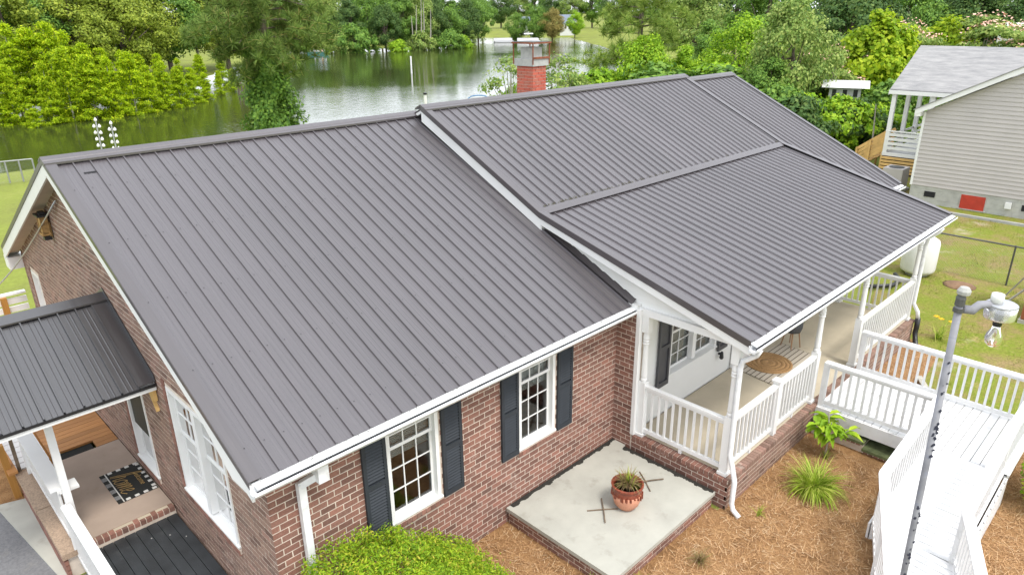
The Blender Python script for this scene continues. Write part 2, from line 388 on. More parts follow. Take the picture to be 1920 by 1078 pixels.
# ------------------------------------------------------------------ the setting: terrain, lake, beds
LAKE = np.array([(-140, 44), (5, 42), (23, 44), (40, 43), (60, 46), (84, 57), (115, 80), (150, 117), (188, 160), (172, 182), (140, 165), (112, 146), (87, 158), (62, 128), (40, 98), (28, 86), (18, 80), (9, 78), (-20, 76), (-140, 76)], float)
def lake_sd(P):
    d = np.full(len(P), 1e9); ins = np.zeros(len(P), bool)
    for a, b in zip(LAKE, np.roll(LAKE, -1, 0)):
        e = b-a; t_ = np.clip(((P-a)@e)/(e@e), 0, 1); d = np.minimum(d, np.hypot(*(P-(a+t_[:, None]*e)).T))
        c = ((a[1] > P[:, 1]) != (b[1] > P[:, 1])); xx = (b[0]-a[0])*(P[:, 1]-a[1])/(b[1]-a[1]+1e-12)+a[0]; ins ^= c & (P[:, 0] < xx)
    return np.where(ins, -d, d)
def ground_z(x, y): return float(gz(np.array([[x, y]], float))[0])
def gz(P):
    s = lake_sd(P); z = np.where(s < 0, -.8+np.maximum(s*.12, -1.6)-.12, -.8+.12*np.clip(s/1.5, -1, 1)+.68*np.clip((s-1.5)/22, 0, 1))
    farm = np.clip((np.hypot(P[:, 0], P[:, 1])-60)/200, 0, 1); return z+np.where(s > 0, farm*.6*np.clip(s/20, 0, 1), 0)
def axis_pts(lo, hi, c0, c1, fine, coarse_n): return np.concatenate([c0-np.geomspace(fine, c0-lo, coarse_n)[::-1], np.arange(c0, c1+.01, fine), c1+np.geomspace(fine, hi-c1, coarse_n)])
gx = axis_pts(-1500, 2000, -30, 200, 2.5, 22); gy = axis_pts(-400, 2000, 12, 200, 2.5, 22)
XX, YY = np.meshgrid(gx, gy); PP = np.stack([XX.ravel(), YY.ravel()], 1); ZZ = gz(PP)
ZZ[(PP[:, 1] < 14) & (PP[:, 0] < 60)] = 0
nx = len(gx); ii = (np.arange(len(gy)-1)[:, None]*nx+np.arange(nx-1)).ravel()
me = npmesh('ground', np.column_stack([PP, ZZ]), np.stack([ii, ii+1, ii+nx+1, ii+nx], 1)); place('ground', me, 'back_lawn', kind='structure')
MB().sheet([(-145, 38, -.8), (250, 38, -.8), (250, 200, -.8), (-145, 200, -.8)]).build('lake', 'water', kind='structure')
b = MB(); b.sheet([(11.4, -9, .004), (34, -9, .004), (34, 9, .004), (18.7, 9, .004), (18.7, -.2, .004), (11.4, -2.2, .004)]); b.build('lawn', 'lawn', kind='structure')
b = MB(); b.sheet([(-2, -9, .008), (11.45, -9, .008), (11.45, -3.3, .008), (14.6, -3.0, .008), (15.1, -2.2, .008), (6.2, -2.2, .008), (6.2, .1, .008), (-2, .1, .008)]); b.build('pine_straw_bed', 'pine_straw', kind='structure')
b = MB(); b.sheet([(-12, -9, .012), (-1.15, -9, .012), (-1.15, 3.5, .012), (-1.5, 3.5, .012), (-1.5, 6.0, .012), (-12, 6.0, .012)]); b.build('driveway', 'asphalt', kind='structure')
b = MB(); b.prism([(-1.62, 3.52, .0), (-1.5, 3.52, 0), (-1.5, 6.05, 0), (-1.95, 6.2, 0), (-1.88, 5.6, 0)], (0, 0, .03)); b.build('concrete_strip', 'concrete', kind='structure')
MB().sheet([(-5, 6.0, .006), (-.9, 6.0, .006), (-.9, 11.3, .006), (-5, 11.3, .006)]).build('mulch_strip', 'pine_straw', kind='structure')

def scatter_blades(name, mat, pts, ln, wd, tilt, label, cat, seed=1):
    r = np.random.default_rng(seed); n = len(pts); a = r.uniform(0, 2*np.pi, n); el = r.normal(tilt, .25, n).clip(.02, 1.5)
    L = ln*r.uniform(.6, 1.3, n); d = np.stack([np.cos(a)*np.cos(el), np.sin(a)*np.cos(el), np.sin(el)], 1)*L[:, None]
    sdv = np.stack([-np.sin(a), np.cos(a), np.zeros(n)], 1)*wd/2
    vv = np.stack([pts-sdv, pts+sdv, pts+d], 1).reshape(-1, 3); q = np.arange(n*3).reshape(-1, 3)
    return place(name, npmesh(name, vv, q), mat, kind='stuff', label=label, category=cat)
n = 60000; P = np.column_stack([NR.uniform(-.5, 11.4, n), NR.uniform(-6.5, -.02, n), NR.uniform(.01, .03, n)])
keep = ~((P[:, 0] > 3.6) & (P[:, 0] < 6.35) & (P[:, 1] > -2.15)) & ~((P[:, 0] > 6.2) & (P[:, 1] > -2.3)) & ~((P[:, 0] > 9.2) & (P[:, 1] > -4.2))
P = P[keep]; P = np.concatenate([P, np.column_stack([NR.uniform(11.5, 14.6, 4000), NR.uniform(-3.0, -2.3, 4000), np.full(4000, .012)])])
scatter_blades('fallen_pine_needles', 'straw_needle', P, .15, .006, .16, 'loose brown pine needles strewn over the front bed', 'pine straw')
n = 30000; P = np.column_stack([NR.uniform(11.6, 30, n), NR.uniform(-7, 3, n), np.full(n, .004)])
P = P[(np.sin(P[:, 0]*1.7+1.3*np.sin(P[:, 1]*2.1))+np.sin(P[:, 1]*2.9+P[:, 0]*.6)+NR.normal(0, .5, n)) > .45]
P = P[~((P[:, 1] > -2.9) & (P[:, 0] < 15.2)) & ~((P[:, 0] < 19) & (P[:, 1] > -.3))]
scatter_blades('lawn_grass', 'grass_blade', P, .09, .012, .9, 'short patchy green grass of the side yard', 'grass')

# ------------------------------------------------------------------ the brick house
house = thing('brick_house', 'long brick house with grey ribbed metal roof and white front porch', 'house', (0, 0, 0))
XL, X2, X3, X4 = -.264, 6.22, 15.66, 18.35
S1 = (5.52-2.94)/5.68; Z1 = lambda y: 2.94+S1*(y+.27)
SIDE_D = 10.82                            # rear eave mirrors the front one
# front wall of the left wing
WA = (1.57, 2.40, 1.2, 2.75); WB = (3.93, 4.73, 1.2, 2.75)
T = wallT((0, 0, 0), (1, 0, 0), (0, -1, 0)); b = MB(T); backing(b, 6.29, 3.0, [WA, WB]); fw = b.build('front_wall', 'mortar', house)
SILL = .11
holes = [(WA[0]-.03, WA[1]+.03, WA[2]-SILL, WA[3]), (WB[0]-.03, WB[1]+.03, WB[2]-SILL, WB[3])]
bl = courses(6.29, 2.95, holes)
def vis(b_):
    u, z = (b_[0]+b_[1])/2, (b_[2]+b_[3])/2
    if z > 2.62 or z < .25: return False
    if any(a < u < c and z > 1.16 for a, c in ((1.2, 1.55), (2.44, 2.8), (3.55, 3.9), (4.76, 5.12))): return False
    if z < .95 and .6 < u < 2.9: return False
    return u < 4.2
lay(bl, (0, 0, 0), (1, 0, 0), (0, -1, 0), 'brick', fw, vis, indiv=300)
# gable wall
GW = (1.08, 2.78, 1.15, 2.8); GD = (4.05, 4.97, .66, 2.5); GB = (9.6, 10.2, .9, 2.6)
T = wallT((0, 0, 0), (0, 1, 0), (-1, 0, 0)); b = MB(T); b.T = wallT((0, .201, 0), (0, 1, 0), (-1, 0, 0)); backing(b, SIDE_D-.402, 2.9, [(q[0]-.201, q[1]-.201, q[2], q[3]) for q in (GW, GD, GB)]); b.T = T; b.prism([(0, 0, 2.9), (SIDE_D, 0, 2.9), (5.41, 0, Z1(5.41)-.12)], (0, -.2, 0)); gw = b.build('gable_wall', 'mortar', house)
holes = [(q[0]-.03, q[1]+.03, q[2]-SILL, q[3]) for q in (GW, GD, GB)]
bl = courses(SIDE_D, 5.5, holes, lambda u, z: z < Z1(u if u < 5.41 else 10.82-u)-.16)
lay(bl, (0, 0, 0), (0, 1, 0), (-1, 0, 0), 'brick_taupe', gw)
# soldier bricks beside the openings of the gable wall stand a little proud
for q in (GW, GD, GB):
    for u in ((q[1]+.03),):
        z = q[2]; T = wallT((0, 0, 0), (0, 1, 0), (-1, 0, 0)); b = MB(T)
        while z < q[3]: b.box(u, u+.1, -.02, .016, z, z+.075); z += .0865
        b.build('jamb_bricks', 'brick', gw, kind='stuff')
b = MB(); b.box(6.09, 6.29, .2, SIDE_D, 0, 3); b.box(.2, 6.09, SIDE_D-.2, SIDE_D, 0, 2.95); b.build('rear_wall', 'mortar', house)
# short return wall and the porch base
T = wallT((6.29, 0, 0), (0, -1, 0), (-1, 0, 0)); b = MB(T); b.box(0.001, .42, -.2, 0, 0, 2.86); rw = b.build('return_wall', 'mortar', house)
lay(courses(.40, 2.84), (6.29, 0, 0), (0, -1, 0), (-1, 0, 0), 'brick', rw)
MB().box(6.27, 6.36, -.465, -.395, .58, 2.93).build('corner_board', 'white_paint', house)
b = MB(); b.box(6.30, 14.94, -2.265, -.41, 0, .50); b.prism([(6.42, -2.15, .50), (14.86, -2.15, .50), (14.86, -.41, .50), (6.42, -.41, .50)], (0, 0, .075)); pb = b.build('porch_floor', 'porch_concrete', house)
b = MB(); b.box(6.295, 14.95, -2.27, -2.1, -.02, .49); b.box(6.295, 6.45, -2.1, -.42, -.02, .49); b.box(14.8, 14.95, -2.1, -.42, -.02, .49); pbase = b.build('porch_base', 'mortar', house)
lay(courses(1.85, .48), (6.295, -.42, 0), (0, -1, 0), (-1, 0, 0), 'brick', pbase)
lay(courses(8.65, .48), (6.295, -2.27, 0), (1, 0, 0), (0, -1, 0), 'brick_taupe', pbase)
def rowlock(p0, p1, out, z, parent, mat='brick', depth=.2, wd=.072, name='rowlock_brick', proud=.02, tilt=0.):
    p0, p1, out = V(p0), V(p1), V(out); MB().beam((p0+p1)/2-(p1-p0)*.498-out*(depth/2-proud+.006)+V((0, 0, z+.034)), (p0+p1)/2+(p1-p0)*.498-out*(depth/2-proud+.006)+V((0, 0, z+.034)), depth-.006, .066).build('mortar_bed', 'mortar', parent)
    d = (p1-p0); n_ = max(1, round(d.length/.0815)); d = d/n_; u = d.normalized(); me = None
    for i in range(n_):
        c = p0+d*(i+.5); o = c+out*proud
        if me is None:
            b_ = MB(); b_.add([u*s*wd/2-out*(k*depth)+V((0, 0, zz-(tilt if k == 0 else 0))) for zz in (0, .075) for k in (0, 1) for s in (-1, 1)], [(0, 2, 3, 1), (4, 5, 7, 6), (0, 1, 5, 4), (2, 6, 7, 3), (0, 4, 6, 2), (1, 3, 7, 5)])
            me = bpy.data.meshes.new(name); me.from_pydata([tuple(p) for p in b_.v], [], b_.f)
        place(name, me, mat, parent, V((o.x, o.y, z+rnd.uniform(-.002, .002))))
rowlock((6.29, -.44, 0), (6.29, -2.27, 0), (-1, 0, 0), .49, pbase)
rowlock((6.32, -2.27, 0), (14.95, -2.27, 0), (0, -1, 0), .49, pbase, mat='brick_taupe')
rowlock((14.86, -.45, 0), (14.86, -2.2, 0), (1, 0, 0), .49, pbase, depth=.1)
# white lap-sided wall behind the porch
YS = -.414; PW = (7.36, 8.9, 1.36, 2.7); PD = (9.75, 10.68, .58, 2.62)
T = wallT((6.3, YS+.03, 0), (1, 0, 0), (0, -1, 0)); b = MB(T); backing(b, 9.3, 2.98, [(PW[0]-6.3, PW[1]-6.3, PW[2], PW[3])]); pw = b.build('porch_wall', 'vinyl', house)
def span_pw(z, z1):
    segs = [(6.5, 15.55)]
    for q in (PW,):
        if z1 > q[2]-.06 and z < q[3]+.06: segs = [(6.5, q[0]-.06), (q[1]+.06, 15.55)]
    return [((a-6.3, a-6.3), (c-6.3, c-6.3)) for a, c in segs]
siding(pw, T, .6, 2.93, .115, span_pw, 'vinyl')
b = MB(); b.box(6.5, X3-.1, YS+.25, 10.2, 0, 2.9); b.box(X3-.1, X4-.25, 0, 10, 0, 2.85); b.build('main_body', 'vinyl', house)

def window(parent, T, w0, w1, z0, z1, cols, rl, ru, mid, units=1, depth=.07, blind=0., screen=False, name='window'):
    fr = .055; m_ = MB(T); m_.box(w0, w0+fr, -.1, .012, z0, z1); m_.box(w1-fr, w1, -.1, .012, z0, z1); m_.box(w0+fr, w1-fr, -.1, .012, z1-fr, z1); m_.box(w0+fr, w1-fr, -.1, -.03, z0, z0+.03)
    wob = m_.build(name, 'white_paint', parent)
    MB(T).add([(w0-.02, -.09, z0+.045), (w1+.02, -.09, z0+.045), (w1+.02, .035, z0+.012), (w0-.02, .035, z0+.012), (w0-.02, -.09, z0-.01), (w1+.02, -.09, z0-.01), (w1+.02, .035, z0-.012), (w0-.02, .035, z0-.012)], [(0, 1, 2, 3), (7, 6, 5, 4), (3, 2, 6, 7), (0, 4, 5, 1), (0, 3, 7, 4), (1, 5, 6, 2)]).build('sill', 'white_paint', wob)
    uw = (w1-w0-fr)/units
    for k in range(units):
        a = w0+fr/2+k*uw+fr/2; c = a+uw-fr
        if k: MB(T).box(a-fr-.03, a+.03, -.1, .012, z0+.05, z1-fr).build('mullion', 'white_paint', wob)
        for (s0, s1, rows, dp) in ((z0+.04, mid+.02, rl, -.075), (mid-.02, z1-fr, ru, -.05)):
            e = .035; s_ = MB(T); s_.box(a, a+e, dp-.025, dp, s0, s1); s_.box(c-e, c, dp-.025, dp, s0, s1); s_.box(a+e, c-e, dp-.025, dp, s0, s0+e+.01); s_.box(a+e, c-e, dp-.025, dp, s1-e, s1); s_.build('sash', 'white_paint', wob)
            for j in range(1, cols): x = a+e+(c-a-2*e)*j/cols; MB(T).box(x-.008, x+.008, dp-.022, dp-.003, s0+e+.01, s1-e).build('muntin', 'white_paint', wob)
            for j in range(1, rows): z = s0+e+(s1-s0-2*e)*j/rows; MB(T).box(a+e, c-e, dp-.021, dp-.004, z-.008, z+.008).build('muntin', 'white_paint', wob)
            for ci in range(cols):
                for ri in range(rows):
                    x0 = a+e+(c-a-2*e)*ci/cols; x1 = a+e+(c-a-2*e)*(ci+1)/cols; y0 = s0+e+(s1-s0-2*e)*ri/rows; y1 = s0+e+(s1-s0-2*e)*(ri+1)/rows
                    MB(T).sheet([(x0, dp-.013, y0), (x1, dp-.013, y0), (x1, dp-.013, y1), (x0, dp-.013, y1)]).build('pane', 'screen' if screen and ri == 99 else 'glass', wob)
        if blind:
            bl_ = MB(T); z = z1-fr-.02
            while z > blind: bl_.box(a+.01, c-.01, -.16, -.125, z-.004, z); bl_.box(a+.01, c-.01, -.142, -.14, z-.025, z); z -= .026
            bl_.build('blind', 'blind', wob)
    return wob
def shutter(parent, T, u0, u1, z0, z1, mat='shutter', nm='shutter', plain_=False):
    f = .05; m_ = MB(T); zm = z0+(z1-z0)*.5
    for q in ((u0, u0+f, z0, z1), (u1-f, u1, z0, z1), (u0+f, u1-f, z0, z0+.09), (u0+f, u1-f, z1-.07, z1), (u0+f, u1-f, zm-.035, zm+.035)): m_.box(q[0], q[1], .01, .045, q[2], q[3])
    m_.box(u0+.01, u1-.01, .009, .016, z0+.01, z1-.01); s_ = m_.build(nm, mat, parent)
    if plain_: return s_
    lv = MB(T); z = z0+.1
    while z < z1-.09:
        if not zm-.045 < z < zm+.035: lv.add([(u0+f, .018, z+.03), (u1-f, .018, z+.03), (u1-f, .04, z-.004), (u0+f, .04, z-.004), (u0+f, .021, z+.036), (u1-f, .021, z+.036), (u1-f, .044, z+.003), (u0+f, .044, z+.003)], [(3, 2, 1, 0), (4, 5, 6, 7), (7, 6, 2, 3), (0, 1, 5, 4), (0, 4, 7, 3), (1, 2, 6, 5)])
        z += .046
    lv.build('louvres', mat, s_, kind='stuff'); return s_
TF = wallT((0, 0, 0), (1, 0, 0), (0, -1, 0))
for q, sh in ((WA, ((1.2, 1.55), (2.44, 2.79))), (WB, ((3.55, 3.9), (4.77, 5.12)))):
    window(house, TF, q[0], q[1], q[2], q[3], 3, 3, 2, 2.28, blind=2.1)
    for a, c in sh: shutter(house, TF, a, c, 1.17, 2.7)
    rowlock((q[0]-.03, 0, 0), (q[1]+.03, 0, 0), (0, -1, 0), q[2]-.1, fw, name='sill_brick', proud=.035, depth=.12, tilt=.02)
TG = wallT((0, 0, 0), (0, 1, 0), (-1, 0, 0))
window(house, TG, GW[0], GW[1], GW[2], GW[3], 2, 3, 2, 2.1, units=2, blind=1.2)
rowlock((0, GW[0]-.03, 0), (0, GW[1]+.03, 0), (-1, 0, 0), GW[2]-.1, gw, name='sill_brick', proud=.035, depth=.12, tilt=.02)
window(house, TG, GD[0], GD[1], GD[2], GD[3], 2, 1, 1, 1.3)
MB(TG).box(GD[0]+.07, GD[1]-.07, -.03, -.024, 1.3, GD[3]-.06).build('window_screen', 'screen', house)
rowlock((0, GD[0]-.03, 0), (0, GD[1]+.03, 0), (-1, 0, 0), GD[2]-.1, gw, name='sill_brick', proud=.035, depth=.12, tilt=.02)
window(house, TG, GB[0], GB[1], GB[2], GB[3], 2, 2, 2, 1.75, blind=1.)
TP = wallT((0, YS, 0), (1, 0, 0), (0, -1, 0))
window(house, TP, PW[0]-.05, PW[1]+.05, PW[2]-.03, PW[3]+.05, 2, 3, 2, 2.1, units=2, blind=1.4)
shutter(house, TP, 6.93, 7.28, 1.2, 2.74, 'shutter_grey', plain_=True); shutter(house, TP, 9.02, 9.37, 1.2, 2.74, 'shutter_grey', plain_=True)
m_ = MB(TP); m_.box(PD[0]-.1, PD[0], 0, .04, .6, 2.7); m_.box(PD[1], PD[1]+.1, 0, .04, .6, 2.7); m_.box(PD[0]-.1, PD[1]+.1, 0, .045, 2.7, 2.8); m_.box(PD[0], PD[1], 0, .025, .6, 2.7); dr = m_.build('front_door', 'white_paint', house)
b = MB(TP); b.lathe([(.02, 0), (.03, .02), (.03, .04), (.01, .06)], 8, (PD[0]+.08, .06, 1.5)); b.build('handle', 'brass', dr)
# the rooms behind the windows
b = MB(); b.box(.22, 6.05, .22, 6, .5, .6); b.build('room_floor', 'room_floor', house)
b = MB(); b.box(.22, 6.05, 6, 6.1, .6, 2.9); b.box(6.0, 6.08, .22, 6, .6, 2.9); b.box(.22, 6.05, .22, 6, 2.9, 2.96); b.build('room_wall', 'room_wall', house)
b = MB(); b.box(1.3, 2.9, 1.9, 2.9, .6, 1.15); b.box(1.3, 2.9, 2.9, 3.05, .6, 1.7); b.box(3.8, 5.2, 2.4, 3.0, .6, 1.3); b.build('room_furniture', 'room_floor', house)

# ---- ribbed metal roofs
RIB = .2286
def panel_mesh(n_ribs, L, dy, dz, last, hgt=.024, minor=True):
    prof = [(0, 0)]
    for i in range(n_ribs):
        x = i*RIB
        if i == 0: prof = [(0, hgt), (.008, hgt), (.015, 0)]
        else: prof += [(x-.015, 0), (x-.008, hgt), (x+.008, hgt), (x+.015, 0)]
        if minor:
            for q in (.085, .145): prof += [(x+q-.012, 0), (x+q-.005, .0032), (x+q+.005, .0032), (x+q+.012, 0)]
    prof += [(n_ribs*RIB-.015, 0), (n_ribs*RIB-.008, hgt)]+([(n_ribs*RIB, hgt)])
    prof = [p_ for p_ in prof if p_[0] <= last]+([(last, 0)] if last < n_ribs*RIB else [])
    nrm = V((0, -dz, dy)).normalized() if dy > 0 else V((0, dz, -dy)).normalized()
    if nrm.z < 0: nrm = -nrm
    k = len(prof); v = [V((x, 0, 0))+nrm*h for x, h in prof]+[V((x, dy, dz))+nrm*h for x, h in prof]
    me = bpy.data.meshes.new('roof_panel'); me.from_pydata([tuple(p) for p in v], [], [(i, i+1, k+i+1, k+i) for i in range(k-1)]); return me
def roof_section(nm, x0, x1, eave, ridge, mat='roof_steel', rows=5, minor=True, label=None):
    """x0..x1 along the ridge; eave and ridge are (y, z)"""
    dy, dz = ridge[0]-eave[0], ridge[1]-eave[1]; nrm = V((0, -dz, dy)).normalized(); nrm = nrm if nrm.z > 0 else -nrm
    b_ = MB(); b_.prism([(x0, eave[0], eave[1]-.012), (x1, eave[0], eave[1]-.012), (x1, ridge[0], ridge[1]-.012), (x0, ridge[0], ridge[1]-.012)], (0, 0, -.06))
    root = b_.build(nm, 'white_paint', house); x = x0; me = None
    if label: root['label'] = label
    while x < x1-.02:
        wdt = min(4*RIB, x1-x)
        if wdt > 4*RIB-.001:
            if me is None: me = panel_mesh(4, 0, dy, dz, 9, minor=minor)
            mm = me
        else: mm = panel_mesh(4, 0, dy, dz, wdt, minor=minor)
        place('roof_panel', mm, mat, root, (x, eave[0], eave[1])); x += 4*RIB
    if rows:
        s_ = MB(); x = x0+.045
        while x < x1:
            for r in range(rows):
                t_ = (r+.35)/rows; c = V((x, eave[0]+dy*t_, eave[1]+dz*t_))
                s_.add([c+nrm*.001+V((.009*math.cos(a*math.pi/3), .009*math.sin(a*math.pi/3), 0))*1. for a in range(6)]+[c+nrm*.009], [(a, (a+1) % 6, 6) for a in range(6)])
            x += RIB
        s_.build('screws', 'black_metal', root, kind='stuff')
    return root
def strip(mat, name, parent, pts, vec): return MB().prism(pts, vec).build(name, mat, parent)
def ridge_cap(parent, x0, x1, y, z, s_, wd=.17):
    b_ = MB(); h = .038
    for sg in (-1, 1):
        b_.prism([(x0, y, z+h+.02), (x0, y+sg*wd, z+h+.02-s_*wd), (x0, y+sg*wd, z+h-s_*wd-.012), (x0, y, z+h)], (x1-x0, 0, 0))
        b_.prism([(x0, y+sg*.09, z+h+.021-s_*.09), (x0, y+sg*.105, z+h+.03-s_*.105), (x0, y+sg*.12, z+h+.021-s_*.12)], (x1-x0, 0, 0))
    b_.build('ridge_cap', 'roof_trim', parent)
def rake_trim(parent, x, side, pts, wd=.14, drop=.1, mat='roof_trim'):
    """L-shaped trim along a rake; pts are (y, z) from eave to ridge; side -1 faces -X"""
    b_ = MB()
    for (y0, z0), (y1, z1) in zip(pts, pts[1:]):
        b_.prism([(x, y0, z0+.036), (x, y1, z1+.036), (x-side*wd, y1, z1+.036), (x-side*wd, y0, z0+.036)], (0, 0, .006))
        b_.prism([(x, y0, z0+.0355), (x, y1, z1+.0355), (x, y1, z1-drop), (x, y0, z0-drop)], (side*.006, 0, 0))
    b_.build('rake_trim', mat, parent)
def fascia(parent, x, side, pts, top, h, thick=.03, name='rake_board'):
    b_ = MB()
    for (y0, z0), (y1, z1) in zip(pts, pts[1:]): b_.prism([(x, y0, z0-top), (x, y1, z1-top), (x, y1, z1-top-h), (x, y0, z0-top-h)], (-side*thick, 0, 0))
    b_.build(name, 'white_paint', parent)
def gutter(parent, x0, x1, y, z):
    """K gutter with a leaf guard hung below the roof edge at (y, z)"""
    b_ = MB(); b_.prism([(x0, y+.02, z-.03), (x0, y+.02, z-.135), (x0, y-.075, z-.135), (x0, y-.118, z-.085), (x0, y-.118, z-.052), (x0, y-.108, z-.05), (x0, y-.1, z-.075), (x0, y-.06, z-.1), (x0, y, z-.1), (x0, y, z-.03)], (x1-x0, 0, 0))
    g_ = b_.build('gutter', 'gutter_white', parent)
    b_ = MB(); b_.prism([(x0+.05, y+.03, z-.006), (x0+.05, y-.08, z-.032), (x0+.05, y-.08, z-.04), (x0+.05, y+.03, z-.014)], (x1-x0-.1, 0, 0)); b_.build('leaf_guard', 'gutter_white', g_)
    MB().box(x0+.04, x1-.04, y-.103, y-.07, z-.07, z-.062).build('gutter_slot_shade', 'dark_gap', g_)  # dark strip painted in for the shade inside the white gutter
    db = MB()
    for i in range(int((x1-x0)*14)):
        x = rnd.uniform(x0+.1, x1-.1); q = rnd.uniform(-.06, .02); db.tube([(x, y+q, z-.02), (x+rnd.uniform(-.04, .04), y+q+rnd.uniform(-.02, .03), z+.004)], .003, 3)
    db.build('gutter_debris', 'debris', g_, kind='stuff'); return g_
# left wing
RY, RZ = 5.41, 5.52
r1 = roof_section('roof', XL+.12, 6.46, (-.27, 2.94), (RY, RZ), label='metal roof slope of the left wing')
roof_section('rear_roof', XL+.12, 6.46, (11.09, 2.94), (RY, RZ), rows=0)
ridge_cap(r1, XL-.01, 6.44, RY, RZ, S1)
pts = [(-.28, Z1(-.28)), (RY, RZ)]; ptsb = [(11.1, 2.945), (RY, RZ)]
rake_trim(r1, XL, -1, pts, drop=.045); rake_trim(r1, XL, -1, ptsb, drop=.045)
fascia(r1, XL+.006, -1, pts, .045, .165); fascia(r1, XL+.006, -1, ptsb, .045, .205)
b = MB(); b.prism([(XL+.04, -.27, 2.8), (0, -.27, 2.8), (0, RY, RZ-.15), (XL+.04, RY, RZ-.15)], (0, 0, .02)); b.prism([(XL+.04, 11.09, 2.76), (0, 11.09, 2.76), (0, RY, RZ-.19), (XL+.04, RY, RZ-.19)], (0, 0, .02)); b.build('rake_soffit', 'soffit', r1)
b = MB(); b.box(XL+.03, 6.38, -.262, -.001, 2.79, 2.81); b.box(XL+.03, 6.38, -.268, -.24, 2.8, 2.93); b.build('eave_soffit', 'white_paint', r1)
b = MB(); b.box(XL+.01, .25, 10.83, 11.2, 2.5, 2.76); b.build('eave_return', 'white_paint', r1)
b = MB(); b.prism([(XL+.003, -.285, 2.9), (XL+.003, .75, Z1(.75)-.06), (XL+.003, .75, Z1(.75)-.21), (XL+.003, .18, 2.785), (XL+.003, -.285, 2.785)], (.03, 0, 0)); b.build('eave_end', 'white_paint', r1)
gutter(house, XL-.005, 6.385, -.28, 2.94)
MB().add([onX(0, 0, 0)*0+p for p in [V((.14, 4.98, Z1(4.98)+.004)), V((.32, 4.98, Z1(4.98)+.004)), V((.32, 5.02, Z1(5.02)+.004)), V((.14, 5.02, Z1(5.02)+.004))]], [(0, 1, 2, 3)]).build('vent_slot', 'dark_gap', r1)
# main block, porch roof and right wing
R2Y, R2Z, S2 = 4.97, 5.69, .486
Z2 = lambda y: R2Z-S2*(R2Y-y)
BY, BZ, PYE, PZE = 1.75, 4.125, -2.39, 3.0
r2 = roof_section('roof', X2+.12, X3, (BY, Z2(BY)), (R2Y, R2Z), rows=3, label='upper metal roof slope above the porch roof')
roof_section('rear_roof', X2+.12, X3, (11.0, 2.9), (R2Y, R2Z), rows=0)
ridge_cap(r2, X2-.01, X3+.05, R2Y, R2Z, S2)
r3 = roof_section('roof', X2+.12, X3, (PYE, PZE), (BY, BZ-.035), rows=4, label='shallow metal porch roof')
b = MB(); b.prism([(X2+.1, BY-.06, BZ-.008), (X2+.1, BY+.02, BZ+.04), (X2+.1, BY+.075, BZ+.068), (X2+.1, BY+.075, BZ+.055), (X2+.1, BY-.05, BZ-.022)], (X3-.15-X2, 0, 0)); b.build('transition_flashing', 'roof_trim', r3)
db = MB()
for i in range(170):
    x = X2+.2+min(rnd.expovariate(.35), 9); y = BY+.08+rnd.uniform(0, .05); db.tube([(x, y, Z2(y)+.01), (x+rnd.uniform(-.06, .06), y+rnd.uniform(-.01, .05), Z2(y)+.03)], .005, 3)
db.build('leaf_litter', 'debris', r3, kind='stuff')
ptm = [(PYE-.01, PZE), (BY, BZ), (R2Y, R2Z)]
rake_trim(r2, X2, -1, ptm, drop=.065); rake_trim(r2, X3+.02, 1, ptm, wd=.16)
fascia(r2, X2+.012, -1, [(BY-.02, BZ), (R2Y, R2Z)], .065, .21); fascia(r3, X2+.012, -1, [(PYE, PZE), (BY-.02, BZ)], .065, .125)
b = MB()
for (y0, z0), (y1, z1) in (((BY-.02, BZ-.24), (R2Y, R2Z-.24)), ((PYE, PZE-.16), (BY-.02, BZ-.16))): b.prism([(X2+.03, y0, z0), (X2+.03, y1, z1), (X2+.21, y1, z1), (X2+.21, y0, z0)], (0, 0, .015))
b.build('rake_soffit', 'white_paint', r2)
fascia(r3, X3, 1, ptm, .10, .14)
b = MB(); b.prism([(X2+.02, BY-.05, BZ-.13), (X2+.02, BY+.08, BZ-.10), (X2+.02, BY+.08, BZ-.26), (X2+.02, BY-.05, BZ-.295)], (.19, 0, 0)); b.build('rake_return', 'white_paint', r2)
b = MB(); b.prism([(6.5, BY, Z1(BY)-.1), (6.5, R2Y, Z1(R2Y)-.15), (6.5, R2Y, R2Z-.1), (6.5, BY, BZ-.1)], (-.07, 0, 0)); b.build('step_wall', 'white_paint', house)
gutter(house, X2-.02, X3+.08, PYE-.01, PZE)
r4 = roof_section('roof', X3+.02, X4, (-.44, 2.95), (R2Y, 5.58), rows=3, label='metal roof slope of the right wing')
roof_section('rear_roof', X3+.02, X4, (10.4, 2.95), (R2Y, 5.58), rows=0)
ridge_cap(r4, X3+.06, X4+.03, R2Y, 5.58, .486)
rake_trim(r4, X4+.02, 1, [(-.45, 2.945), (R2Y, 5.58)]); fascia(r4, X4, 1, [(-.44, 2.95), (R2Y, 5.58)], .1, .14)
gutter(house, X3+.1, X4+.05, -.45, 2.95)
b = MB(); b.tube([(X4-.05, -.52, 2.85), (X4-.02, -.4, 2.65), (X4-.02, -.06, 2.4), (X4-.02, -.05, .2)], .045, 8); b.build('downspout', 'black_metal', house)
